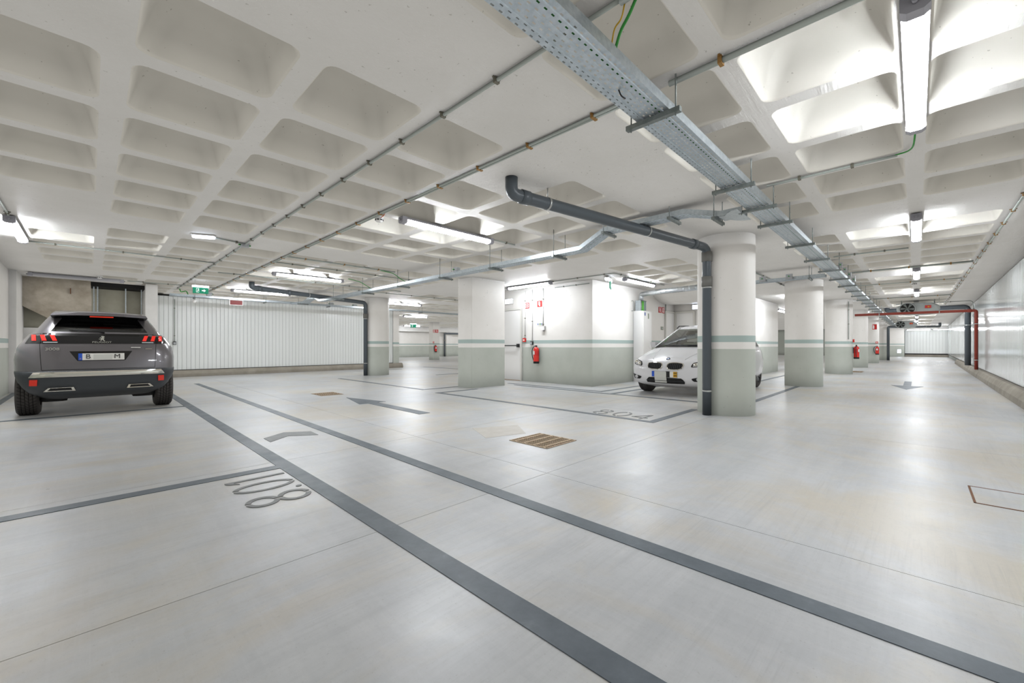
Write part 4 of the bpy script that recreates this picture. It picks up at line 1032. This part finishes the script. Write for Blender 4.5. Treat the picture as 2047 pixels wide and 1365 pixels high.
def loft(levels):
    """levels: (z, yr, yf, w, rx, ry, fx, fy, bow_r, bow_f) -> rings of points; returns verts, faces with (level, tag) keys"""
    rings = []; tags = None
    for L in levels:
        h = outline(*L[1:]); tags = [t for _, _, t in h]
        full = [(x, y, L[0]) for x, y, _ in h] + [(-x, y, L[0]) for x, y, _ in reversed(h[1:-1])]
        rings.append(full)
    n_ = len(rings[0]); nh = len(tags); vs = [p for r in rings for p in r]; fs = []
    def tg(k):
        j = k if k < nh - 1 else n_ - 1 - k
        return tags[min(j + 1, nh - 1)] if tags[j] != tags[min(j + 1, nh - 1)] else tags[j]
    for i in range(len(rings) - 1):
        for k in range(n_): fs.append(((i * n_ + k, i * n_ + (k + 1) % n_, (i + 1) * n_ + (k + 1) % n_, (i + 1) * n_ + k), i, tg(k), 1 if k < nh - 1 else -1))
    return vs, fs, n_, rings
def sub(vs, faces):
    m = MB(); m.add(vs, faces, 0, True); used_ = sorted({i for f in faces for i in f}); mp = {a: b for b, a in enumerate(used_)}
    m2 = MB(); m2.add([vs[i] for i in used_], [[mp[i] for i in f] for f in faces], 0, True); return m2
def cut_arches(o, centres, r, depth, wmax, dark):
    cut = MB()
    for y, z in centres:
        for s in (-1, 1): 
            x0, x1 = sorted((s * (wmax - depth), s * (wmax + 0.3)))
            cut.tube([(x0, y, z), (x1, y, z)], r, 40, sm=False)
    c = cut.build('cutter', dark); 
    md = o.modifiers.new('arch', 'BOOLEAN'); md.object = c; md.operation = 'DIFFERENCE'; md.solver = 'EXACT'
    bpy.context.view_layer.update()
    dg = bpy.context.evaluated_depsgraph_get(); me = bpy.data.meshes.new_from_object(o.evaluated_get(dg))
    o.modifiers.clear(); old = o.data; me.name = old.name; o.data = me
    bpy.data.objects.remove(c)
    if len(me.materials) < 2: me.materials.append(M[dark])
    for p in me.polygons:
        for y, z in centres:
            d = math.hypot(p.center.y - y, p.center.z - z)
            if abs(p.center.x) < wmax - 0.005 and d < r * 1.001 and (d > r * 0.93 and abs(p.normal.x) < 0.3 or abs(p.normal.x) > 0.9 and abs(abs(p.center.x) - (wmax - depth)) < 0.01): p.material_index = 1; p.use_smooth = False
class Proj:
    """drapes flat outlines on the car skin, seen from behind (+y), from the front (-y) or from a side"""
    def __init__(s, *meshes):
        vs, fs = [], []
        for v, f in meshes:
            o = len(vs); vs += v; fs += [[i + o for i in q] for q in f]
        s.t = BVHTree.FromPolygons([Vector(v) for v in vs], fs)
    def hit(s, u, v, view):
        o, d = {'rear': ((u, -3, v), (0, 1, 0)), 'front': ((u, 9, v), (0, -1, 0)), 'right': ((4, u, v), (-1, 0, 0)), 'left': ((-4, u, v), (1, 0, 0))}[view]
        h = s.t.ray_cast(Vector(o), Vector(d))
        return (h[0], -Vector(d)) if h[0] is not None else (None, None)
    def quad(s, c, view, lift=0.004, thick=0.01, n=8, m=3, bulge=0.0, rnd=0.0):
        """c = 4 corners (u, v): lower-left, lower-right, upper-right, upper-left"""
        top, bot = [], []
        last = None
        for j in range(m + 1):
            for i in range(n + 1):
                a, b = i / n, j / m; ea, eb = 2 * a - 1, 2 * b - 1
                a, b = (ea * math.sqrt(1 - rnd * eb * eb / 2) + 1) / 2, (eb * math.sqrt(1 - rnd * ea * ea / 2) + 1) / 2
                u = (1 - b) * ((1 - a) * c[0][0] + a * c[1][0]) + b * ((1 - a) * c[3][0] + a * c[2][0])
                v = (1 - b) * ((1 - a) * c[0][1] + a * c[1][1]) + b * ((1 - a) * c[3][1] + a * c[2][1])
                p, nn = s.hit(u, v, view)
                if p is None: p, nn = (last[0].copy(), last[1]) if last else (Vector((u, 0, v)), Vector((0, -1, 0)))
                last = (p, nn)
                e = lift + bulge * (1 - (2 * a - 1) ** 2) * (1 - (2 * b - 1) ** 2)
                top.append(p + nn * e); bot.append(p - nn * thick)
        N = n + 1; k = len(top); fs = []
        for j in range(m):
            for i in range(n):
                q = (j * N + i, j * N + i + 1, (j + 1) * N + i + 1, (j + 1) * N + i); fs.append(q); fs.append(tuple(x + k for x in reversed(q)))
        rim = [i for i in range(N)] + [j * N + n for j in range(1, m + 1)] + [m * N + i for i in range(n - 1, -1, -1)] + [j * N for j in range(m - 1, 0, -1)]
        for a in range(len(rim)): p, q = rim[a], rim[(a + 1) % len(rim)]; fs.append((p, q, q + k, p + k))
        return MB().add(top + bot, fs, 0, False)
def wheel(parent, x, y, r, wd, side, spokes=5, tread=False):
    root = bpy.data.objects.new('wheel', None); COL.objects.link(root); root.parent = parent; root.location = (x, y, r)
    h = wd / 2
    prof = [(r * .62, -h), (r * .90, -h), (r * .965, -h * .86)]
    n_g = 4
    for k in range(n_g + 1):
        a, b = -h * .8 + 1.6 * h * k / (n_g + 1), -h * .8 + 1.6 * h * (k + 1) / (n_g + 1)
        prof += [(r - 0.012 if k else r * .985, a), (r, a + 0.005), (r, b - 0.005), (r - 0.012 if k < n_g else r * .985, b)]
    prof += [(r * .965, h * .86), (r * .90, h), (r * .62, h)]
    ty = MB().lathe(prof, 44, (0, 0, 0), 'x').build('tyre', 'tyre', root)
    if tread:
        m = MB()
        for k in range(44):
            a = 2 * PI * k / 44
            for s, x0, x1 in ((1, -h * .80, -h * .2), (-1, h * .2, h * .80), (1, -h * .14, h * .14)):
                a2 = a + 0.10 * s
                rr = r + 0.0012
                pts = []
                for aa, xx in ((a, x0), (a2, x1), (a2 + 0.022, x1), (a + 0.022, x0)): pts.append((xx, rr * math.cos(aa), rr * math.sin(aa)))
                m.add(pts, [(0, 1, 2, 3)])
        o = m.build('tread_groove', 'under', ty); o['kind'] = 'stuff'
    MB().lathe([(r * .63, -h * .9), (r * .64, 0), (r * .63, h * .9)], 36, (0, 0, 0), 'x').build('rim_barrel', 'rim', root)
    MB().lathe([(0.0, side * h * .1), (r * .62, side * h * .1)], 30, (0, 0, 0), 'x').build('brake_disc', 'under', root)
    for k in range(spokes):
        m = MB(); x1, x2 = side * h * .75, side * h * .45
        m.pts_prism([(x1, -0.022, 0.03), (x1, 0.022, 0.03), (side * h * .9, 0.034, r * .61), (side * h * .9, -0.034, r * .61)], [(x2, -0.02, 0.03), (x2, 0.02, 0.03), (x2, 0.03, r * .61), (x2, -0.03, r * .61)])
        o = m.build('spoke', 'rim', root); o.rotation_euler = (2 * PI * k / spokes, 0, 0)
    MB().lathe([(0, side * h * .82), (0.03, side * h * .8), (0.035, side * h * .5)], 16, (0, 0, 0), 'x').build('hub_cap', 'rim', root)
    return root
def seat_part(name, parent, x, y, z, hr=True, s=1.0, mat='interior'):
    m = MB(); m.pts_prism([(x - .23, y, z), (x + .23, y, z), (x + .2, y - .1, z + .58 * s), (x - .2, y - .1, z + .58 * s)], [(x - .23, y - .1, z), (x + .23, y - .1, z), (x + .18, y - .19, z + .56 * s), (x - .18, y - .19, z + .56 * s)])
    m.cbox(x - .13, x + .13, y - .19, y - .1, z + .6 * s, z + .77 * s, .04); return m.build(name, mat, parent)
def cabin(root, LV, cls, roof_from, dark_glass, front_glass, paint, pillar):
    vs, fs, n_, rings = loft(LV)
    groups = {}
    for f, i, tg_, sd in fs: groups.setdefault(cls(i, tg_, sd), []).append(f)
    top = len(LV) - 1
    cap = [tuple(top * n_ + k for k in range(n_))]
    for key, faces in groups.items():
        if key == 'roof': faces = faces + cap
        kk = key.split('_')[0]; nm, mt = {'roof': ('roof', paint), 'pillar': ('pillar', pillar), 'body': ('pillar', paint), 'rear': ('rear_window', dark_glass), 'front': ('windscreen', front_glass)}.get(kk, ('side_window', dark_glass))
        sub(vs, faces).build(nm, mt, root)
    return vs, [f for f, *_ in fs] + cap

# ---- grey SUV seen from behind: local x right, y forward, origin at the rear bumper on the floor
ca = thing('car', 'dark grey sport utility car seen from behind, parked at left', 'car', (0.12, 8.65, 0))
RY = (0.26, 0.30, 0.30, 0.45, 0.05, 0.10)
LOW = [(0.25, 0.34, 4.05, 0.60) + RY, (0.31, 0.16, 4.16, 0.68) + RY, (0.36, 0.07, 4.22, 0.74) + RY, (0.43, 0.025, 4.26, 0.79) + RY, (0.52, 0.0, 4.28, 0.835) + RY, (0.60, -0.005, 4.28, 0.86) + RY, (0.655, 0.0, 4.28, 0.868) + RY, (0.675, 0.035, 4.28, 0.87) + RY]
UP = [(0.675, 0.055, 4.28, 0.87) + RY, (0.74, 0.06, 4.28, 0.872) + RY, (0.84, 0.07, 4.27, 0.875) + RY, (0.93, 0.085, 4.24, 0.868) + RY, (1.00, 0.10, 4.16, 0.852) + RY, (1.05, 0.115, 4.02, 0.83) + RY,
      (1.09, 0.13, 3.80, 0.805) + RY, (1.14, 0.155, 3.45, 0.778) + RY, (1.19, 0.18, 3.15, 0.748) + RY, (1.215, 0.20, 3.05, 0.715) + RY]
GY = (0.16, 0.22, 0.20, 0.30, 0.05, 0.14)
GR = [(1.205, 0.215, 3.12, 0.70) + GY, (1.24, 0.235, 3.03, 0.685) + GY, (1.30, 0.29, 2.88, 0.655) + GY, (1.37, 0.36, 2.70, 0.618) + GY, (1.43, 0.42, 2.53, 0.585) + GY, (1.475, 0.47, 2.38, 0.56) + GY,
      (1.515, 0.50, 2.2, 0.53) + GY, (1.55, 0.56, 2.0, 0.48) + GY, (1.572, 0.70, 1.75, 0.40) + GY, (1.58, 0.95, 1.5, 0.30) + (0.12, 0.15, 0.12, 0.2, 0.02, 0.02)]
lv, lf, n_, _ = loft(LOW); low_f = [f for f, *_ in lf]
bmp = sub(lv, low_f + [tuple(range(n_))]).build('bumper_cladding', 'cladding', ca)
uv, uf, n_, _ = loft(UP); top = len(UP) - 1
bod = sub(uv, [f for f, *_ in uf]).build('body_shell', 'car_grey', ca)
cut_arches(bmp, [(0.85, 0.345), (3.52, 0.345)], 0.385, 0.30, 0.875, 'under')
cut_arches(bod, [(0.85, 0.345), (3.52, 0.345)], 0.385, 0.30, 0.875, 'under')
sub(uv, [tuple(top * n_ + k for k in range(n_))]).build('cabin_floor', 'interior', ca)
def cls_a(i, tg_, sd):
    if i >= 5: return 'roof'
    if tg_ == 'r': return 'rear' if i >= 1 else 'body'
    if tg_ == 'f': return 'front'
    if tg_ in ('rc', 'fc'): return 'body_%s%d' % (tg_, sd)
    k = int(tg_[1:])
    if i == 0: return 'pillar_belt%d' % sd
    return 'pillar_%d_%d' % (k, sd) if k in (4, 8) else 'side%d%s' % (0 if k < 4 else 1 if k < 8 else 2, 'r' if sd > 0 else 'l')
gv, gf = cabin(ca, GR, cls_a, 5, 'glass_dark', 'glass_dark', 'car_grey', 'gloss_black')
PJ = Proj((lv, low_f), (uv, [f for f, *_ in uf]), (gv, gf))
# tailgate details draped on the skin
PJ.quad([(-.60, 1.065), (.60, 1.065), (.60, 1.215), (-.60, 1.215)], 'rear', .006, .02, 14, 4).build('tailgate_panel', 'gloss_black', ca)
for s in (-1, 1):
    q = [(s * .605, 1.065), (s * .762, 1.065), (s * .715, 1.19), (s * .61, 1.21)]
    if s < 0: q = [q[1], q[0], q[3], q[2]]
    tl = PJ.quad(q, 'rear', .006, .02, 8, 4).build('tail_lamp', 'gloss_black', ca)
    for x0, x1, x2, x3 in ((.655, .70, .71, .665), (.555, .60, .625, .58), (.455, .50, .53, .485)):
        q = [(s * x0, 1.105), (s * x1, 1.105), (s * x2, 1.19), (s * x3, 1.19)]
        if s < 0: q = [q[1], q[0], q[3], q[2]]
        PJ.quad(q, 'rear', .013, .02, 3, 3).build('lamp_claw', 'lamp_red', tl)
    q = [(s * .45, 1.075), (s * .59, 1.075), (s * .59, 1.09), (s * .45, 1.09)]
    if s < 0: q = [q[1], q[0], q[3], q[2]]
    PJ.quad(q, 'rear', .012, .02, 4, 1).build('reversing_lamp', 'lamp_clear', tl)
    q = [(s * .64, 0.475), (s * .715, 0.475), (s * .71, 0.56), (s * .635, 0.56)]
    if s < 0: q = [q[1], q[0], q[3], q[2]]
    PJ.quad(q, 'rear', .012, .02, 4, 3).build('rear_reflector', 'refl_red', ca)
    q = [(s * .27, 0.385), (s * .585, 0.385), (s * .535, 0.44), (s * .29, 0.44)]
    if s < 0: q = [q[1], q[0], q[3], q[2]]
    ex = PJ.quad(q, 'rear', .02, .03, 6, 2).build('exhaust_trim', 'chrome', ca)
    q = [(s * .305, 0.396), (s * .545, 0.396), (s * .515, 0.428), (s * .315, 0.428)]
    if s < 0: q = [q[1], q[0], q[3], q[2]]
    PJ.quad(q, 'rear', .024, .03, 6, 2).build('exhaust_mouth', 'under', ex)
    q = [(s * .598, .69), (s * .604, .69), (s * .625, 1.06), (s * .619, 1.06)]
    if s < 0: q = [q[1], q[0], q[3], q[2]]
    PJ.quad(q, 'rear', .002, .01, 1, 8).build('shut_line', 'under', ca)
    MB().cbox(s * .5 - .13, s * .5 + .13, 0.55, 1.0, 0.2, 0.31, .05).build('silencer', 'under', ca)
    m = MB(); m.tube([(s * .50, 0.85, 1.53), (s * .50, 0.9, 1.556), (s * .49, 1.8, 1.565), (s * .49, 1.9, 1.53)], 0.012, 8); m.build('roof_rail', 'gloss_black', ca)
    m = MB(); m.cbox(s * .84 - .08, s * .84 + .08, 2.68, 2.8, 1.08, 1.2, .04); m.tube([(s * .70, 2.76, 1.12), (s * .8, 2.75, 1.12)], 0.025, 8); m.build('door_mirror', 'gloss_black', ca)
PJ.quad([(-.72, .59), (.72, .59), (.675, .662), (-.675, .662)], 'rear', .014, .02, 20, 3, 0.004).build('bumper_trim', 'chrome', ca)
PJ.quad([(-.60, .684), (.60, .684), (.60, .692), (-.60, .692)], 'rear', .002, .01, 12, 1).build('shut_line', 'under', ca)
PJ.quad([(-.255, .812), (.255, .812), (.335, .952), (-.335, .952)], 'rear', .002, .02, 8, 3).build('plate_recess', 'gloss_black', ca)
pl = PJ.quad([(-.245, .822), (.245, .822), (.245, .92), (-.245, .92)], 'rear', .012, .02, 8, 2).build('number_plate', 'plate_white', ca)
PJ.quad([(-.245, .822), (-.205, .822), (-.205, .92), (-.245, .92)], 'rear', .014, .01, 1, 1).build('plate_band', 'plate_blue', pl)
PJ.quad([(-.09, .83), (.11, .83), (.11, .905), (-.09, .905)], 'rear', .0135, .01, 3, 1).build('plate_smear', 'plate_blur', pl)
FR = (PI / 2, 0, 0)
text_part('plate_letter', 'B', 0.095, 'ink', pl, (-.145, .053, .872), FR, .001); text_part('plate_letter', 'M', 0.095, 'ink', pl, (.165, .053, .872), FR, .001)
text_part('plate_letter', 'P', 0.03, 'plate_yellow', pl, (-.224, .054, .84), FR, .001)
text_part('maker_lettering', 'PEUGEOT', 0.032, 'chrome', ca, (0.0, .108, 1.085), FR, .002, 1.5)
text_part('model_lettering', '3008', 0.055, 'chrome', ca, (-.50, .082, .985), FR, .002, 1.3)
PJ.quad([(.49, .978), (.57, .978), (.57, .988), (.49, .988)], 'rear', .004, .005, 2, 1).build('trim_badge', 'chrome', ca)
box('trim_badge', .32, .43, .070, .085, 1.0, 1.012, 'plate_white', ca)
lion = [(-.030, .0), (-.012, .012), (-.014, .028), (-.036, .030), (-.040, .040), (-.016, .042), (-.008, .052), (-.030, .058), (-.026, .068), (-.004, .066), (.002, .078), (-.014, .086), (-.008, .098), (.012, .10), (.030, .092), (.034, .076), (.020, .062), (.034, .050), (.022, .036), (.030, .014), (.044, .006), (.030, .0), (.012, .012), (.004, .030), (-.002, .012), (-.016, .0)]
m = MB(); m.pts_prism([(x * .85, .120, 1.105 + z_ * .75) for x, z_ in lion], [(x * .85, .145, 1.105 + z_ * .75) for x, z_ in lion]); m.build('lion_emblem', 'chrome', ca)
# spoiler with brake light, wiper
m = MB(); sp0 = [(-.535, .34, 1.475), (-.25, .29, 1.488), (0, .28, 1.492), (.25, .29, 1.488), (.535, .34, 1.475), (.545, .60, 1.50), (0, .62, 1.51), (-.545, .60, 1.50)]
sp1 = [(-.51, .35, 1.515), (-.25, .30, 1.532), (0, .29, 1.537), (.25, .30, 1.532), (.51, .35, 1.515), (.49, .68, 1.56), (0, .70, 1.578), (-.49, .68, 1.56)]
so = m.pts_prism(sp0, sp1).build('spoiler', 'car_grey', ca)
m = MB(); m.pts_prism([(-.53, .345, 1.473), (0, .285, 1.488), (.53, .345, 1.473), (.515, .48, 1.44), (0, .47, 1.43), (-.515, .48, 1.44)], [(-.53, .36, 1.478), (0, .30, 1.493), (.53, .36, 1.478), (.52, .50, 1.475), (0, .5, 1.475), (-.52, .5, 1.475)]); m.build('spoiler_underside', 'gloss_black', so)
m = MB(); m.pts_prism([(-.13, .281, 1.465), (.13, .281, 1.465), (.13, .279, 1.480), (-.13, .279, 1.480)], [(-.13, .31, 1.465), (.13, .31, 1.465), (.13, .31, 1.480), (-.13, .31, 1.480)]); m.build('brake_lamp', 'brake_red', so)
m = MB(); m.tube([(.03, .215, 1.235), (-.05, .22, 1.262), (-.34, .235, 1.262)], [.014, .011, .006], 8); m.build('rear_wiper', 'black', ca)
for x in (-.765, .765):
    for y in (0.85, 3.52): wheel(ca, x, y, 0.345, 0.235, 1 if x > 0 else -1, 5, y < 1)
for x in (-.42, .42): seat_part('rear_seat', ca, x, 1.45, 0.66, True, 0.85); seat_part('front_seat', ca, x, 2.35, 0.66)
MB().box(-.66, .66, .3, 4.0, .3, .62).build('underbody', 'under', ca)

# ---- white compact car seen from the front: local y forward = world -X
cb = thing('car', 'white compact family car facing forward behind the nearest column', 'car', (12.42, 3.66, 0), PI / 2)
RY = (0.24, 0.28, 0.34, 0.46, 0.05, 0.16)
LOW2 = [(0.17, 0.25, 4.02, 0.66) + RY, (0.215, 0.12, 4.17, 0.76) + RY, (0.25, 0.07, 4.235, 0.815) + RY, (0.32, 0.03, 4.27, 0.85) + RY, (0.42, 0.0, 4.285, 0.868) + RY, (0.53, 0.0, 4.285, 0.878) + RY, (0.62, 0.0, 4.265, 0.88) + RY, (0.685, 0.0, 4.225, 0.878) + RY,
        (0.735, 0.01, 4.14, 0.872) + RY, (0.785, 0.02, 4.0, 0.866) + RY, (0.84, 0.03, 3.82, 0.858) + RY, (0.90, 0.045, 3.60, 0.845) + RY, (0.95, 0.06, 3.42, 0.828) + RY, (0.995, 0.075, 3.26, 0.80) + RY, (1.02, 0.085, 3.18, 0.775) + RY]
GZ = (0.16, 0.22, 0.085, 0.15, 0.05, 0.15)
GR2 = [(1.01, 0.09, 3.27, 0.79) + GZ, (1.05, 0.11, 3.17, 0.775) + GZ, (1.14, 0.16, 2.98, 0.742) + GZ, (1.24, 0.22, 2.77, 0.705) + GZ, (1.34, 0.29, 2.56, 0.668) + GZ, (1.43, 0.36, 2.36, 0.635) + GZ,
       (1.475, 0.42, 2.22, 0.61) + GZ, (1.515, 0.52, 2.04, 0.56) + GZ, (1.54, 0.66, 1.8, 0.46) + GZ, (1.552, 0.95, 1.5, 0.30) + (0.12, 0.15, 0.12, 0.2, 0.02, 0.02)]
LOW2 = [(L[0], L[1] + 0.22) + L[2:] for L in LOW2]; GR2 = [(L[0], L[1] + 0.22) + L[2:] for L in GR2]
uv, uf, n_, _ = loft(LOW2); top = len(LOW2) - 1
bod = sub(uv, [f for f, *_ in uf] + [tuple(range(n_))]).build('body_shell', 'car_white', cb)
cut_arches(bod, [(0.82, 0.315), (3.47, 0.315)], 0.355, 0.28, 0.882, 'under')
sub(uv, [tuple(top * n_ + k for k in range(n_))]).build('cabin_floor', 'interior', cb)
def cls_b(i, tg_, sd):
    if i >= 5: return 'roof'
    if tg_ == 'r': return 'rear' if i >= 1 else 'body'
    if tg_ == 'f': return 'front' if i >= 1 else 'pillar'
    if tg_ in ('rc', 'fc'): return 'body_%s%d' % (tg_, sd)
    k = int(tg_[1:])
    if i == 0: return 'pillar_belt%d' % sd
    return 'pillar_%d_%d' % (k, sd) if k in (3, 7) else 'side%d%s' % (0 if k < 3 else 1 if k < 7 else 2, 'r' if sd > 0 else 'l')
gv, gf = cabin(cb, GR2, cls_b, 5, 'glass_dark', 'glass_clear', 'car_white', 'gloss_black')
PJ = Proj((uv, [f for f, *_ in uf]), (gv, gf))
def fq(pts, s=1):      # mirror a front outline to the other side, keeping winding
    q = [(s * u, v) for u, v in pts]
    return q if s > 0 else [q[1], q[0], q[3], q[2]]
for s in (-1, 1):
    kd = PJ.quad(fq([(.05, .54), (.345, .545), (.40, .695), (.035, .70)], s), 'front', .012, .02, 12, 8, .012, .75).build('kidney_grille', 'chrome', cb)
    gi = PJ.quad(fq([(.065, .553), (.335, .558), (.38, .684), (.05, .688)], s), 'front', .016, .02, 12, 8, .012, .75).build('grille_opening', 'under', kd)
    for k in range(8):
        a = .085 + .036 * k
        PJ.quad(fq([(a, .575), (a + .008, .575), (a + .012, .672), (a + .004, .672)], s), 'front', .032, .02, 1, 3).build('grille_slat', 'cladding', kd)
    hl = PJ.quad(fq([(.50, .60), (.74, .635), (.80, .755), (.53, .70)], s), 'front', .006, .02, 12, 8, .008, .45).build('headlamp', 'gloss_black', cb)
    PJ.quad(fq([(.53, .615), (.70, .64), (.76, .735), (.56, .69)], s), 'front', .011, .02, 10, 6, .01, .5).build('headlamp_lens', 'lamp_clear', hl)
    for a, b in ((.585, .655), (.675, .685)):
        p, nn = PJ.hit(s * a, b, 'front')
        MB().lathe([(0.0, .035), (0.022, .03), (0.034, .022), (0.038, .02), (0.038, .0)], 20, (0, 0, 0), 'y').build('projector_lens', 'chrome', hl).location = p
    fg = PJ.quad(fq([(.56, .325), (.77, .335), (.79, .44), (.51, .385)], s), 'front', .008, .02, 10, 6, 0, .4).build('fog_lamp_surround', 'under', cb)
    p, nn = PJ.hit(s * .64, .375, 'front')
    MB().lathe([(0.0, .035), (0.03, .03), (0.036, .02), (0.036, .0)], 20, (0, 0, 0), 'y').build('fog_lamp', 'lamp_clear', fg).location = p
    m = MB(); m.tube([(s * .62, 0.75, 1.46), (s * .62, 0.82, 1.51), (s * .60, 1.5, 1.54), (s * .59, 2.1, 1.515), (s * .60, 2.2, 1.46)], 0.013, 8); m.build('roof_rail', 'black', cb)
    m = MB(); m.cbox(s * .93 - .1, s * .93 + .1, 2.72, 2.83, 0.99, 1.12, .04); m.tube([(s * .76, 2.8, 1.02), (s * .88, 2.79, 1.03)], 0.025, 8); m.build('door_mirror', 'car_white', cb)
    m = MB(); m.box(s * .885 - .012, s * .885 + .012, 1.35, 1.55, .80, .83); m.build('door_handle', 'car_white', cb)
    for y in (1.25, 2.3, 3.05): PJ.quad([(y, .32), (y + .006, .32), (y + .006, .93), (y, .93)], 'right' if s > 0 else 'left', .002, .01, 1, 6).build('shut_line', 'under', cb)
PJ.quad([(-.42, .265), (.42, .265), (.36, .385), (-.36, .385)], 'front', .008, .03, 16, 6, 0, .3).build('lower_intake', 'under', cb)
PJ.quad([(-.40, .315), (.40, .315), (.395, .325), (-.395, .325)], 'front', .016, .02, 14, 1).build('intake_slat', 'cladding', cb)
pl = PJ.quad([(-.26, .40), (.26, .40), (.26, .51), (-.26, .51)], 'front', .016, .02, 8, 2).build('number_plate', 'plate_white', cb)
PJ.quad([(.205, .40), (.26, .40), (.26, .51), (.205, .51)], 'front', .019, .01, 1, 1).build('plate_band', 'plate_blue', pl)
yb = PJ.quad([(-.26, .40), (-.19, .40), (-.19, .51), (-.26, .51)], 'front', .019, .01, 1, 1).build('plate_band', 'plate_yellow', pl)
for k in range(2):
    for j in range(2): PJ.quad([(-.25 + .03 * k, .415 + .05 * j), (-.235 + .03 * k, .415 + .05 * j), (-.235 + .03 * k, .45 + .05 * j), (-.25 + .03 * k, .45 + .05 * j)], 'front', .021, .01, 1, 1).build('plate_mark', 'ink', yb)
PJ.quad([(-.12, .395), (-.03, .395), (-.03, .515), (-.12, .515)], 'front', .0185, .01, 1, 1).build('plate_smear', 'ink', pl)
PJ.quad([(-.05, .28), (.20, .28), (.20, .51), (-.05, .51)], 'front', .022, .01, 4, 2).build('plate_smear', 'plate_blur', pl)
p, nn = PJ.hit(0, .755, 'front')
em = MB().lathe([(0.0, .012), (0.040, .012), (0.042, .006), (0.042, -.01)], 24, (0, 0, 0), 'y').build('emblem', 'gloss_black', cb); em.location = p; em.rotation_euler = (0.95, 0, 0)
for k in range(4):
    m = MB(); pts = [(0, .0135, 0)] + [(.027 * math.cos(k * PI / 2 + PI / 2 * t / 5), .0135, .027 * math.sin(k * PI / 2 + PI / 2 * t / 5)) for t in range(6)]
    m.add(pts, [tuple(range(7))]); m.build('emblem_quarter', 'badge_blue' if k % 2 else 'white', em)
for s in (-1, 1):   # bonnet creases and wipers
    m = MB(); a = []
    for t in range(7):
        y = 3.35 + .72 * t / 6; h = PJ.t.ray_cast(Vector((s * (.50 - .16 * t / 6), y, 3)), Vector((0, 0, -1))); a.append(h[0] + Vector((0, 0, .001)))
    m.tube(a, 0.007, 6); m.build('bonnet_crease', 'car_white', cb)
m = MB(); m.tube([(.45, 3.20, 1.035), (.1, 3.235, 1.04), (-.28, 3.225, 1.045)], 0.009, 6); m.build('wiper', 'black', cb)
m = MB(); m.tube([(-.05, 3.22, 1.045), (-.4, 3.20, 1.04), (-.6, 3.15, 1.04)], 0.009, 6); m.build('wiper', 'black', cb)
m = MB(); m.cbox(-.09, .09, 2.40, 2.44, 1.33, 1.39, .01); m.build('rear_view_mirror', 'black', cb)
for x in (-.745, .745):
    for y in (0.82, 3.47): wheel(cb, x, y, 0.315, 0.215, 1 if x > 0 else -1, 7)
for x in (-.36, .36): seat_part('front_seat', cb, x, 2.0, 0.55, True, 0.95, 'interior_pale'); seat_part('rear_seat', cb, x, 1.0, 0.58, True, 0.9, 'interior_pale')
m = MB(); m.pts_prism([(-.72, 3.1, .9), (-.72, 3.15, 1.0), (-.72, 2.7, 1.05), (-.72, 2.55, .9)], [(.72, 3.1, .9), (.72, 3.15, 1.0), (.72, 2.7, 1.05), (.72, 2.55, .9)]); m.build('dashboard', 'interior_pale', cb)
o = MB().lathe([(.17, -.012), (.185, 0), (.17, .012), (.155, 0), (.17, -.012)], 28, (0, 0, 0), 'y').build('steering_wheel', 'black', cb); o.location = (-.36, 2.5, 1.0); o.rotation_euler = (-0.4, 0, 0)
MB().box(-.66, .66, .5, 3.9, .22, .55).build('underbody', 'under', cb)
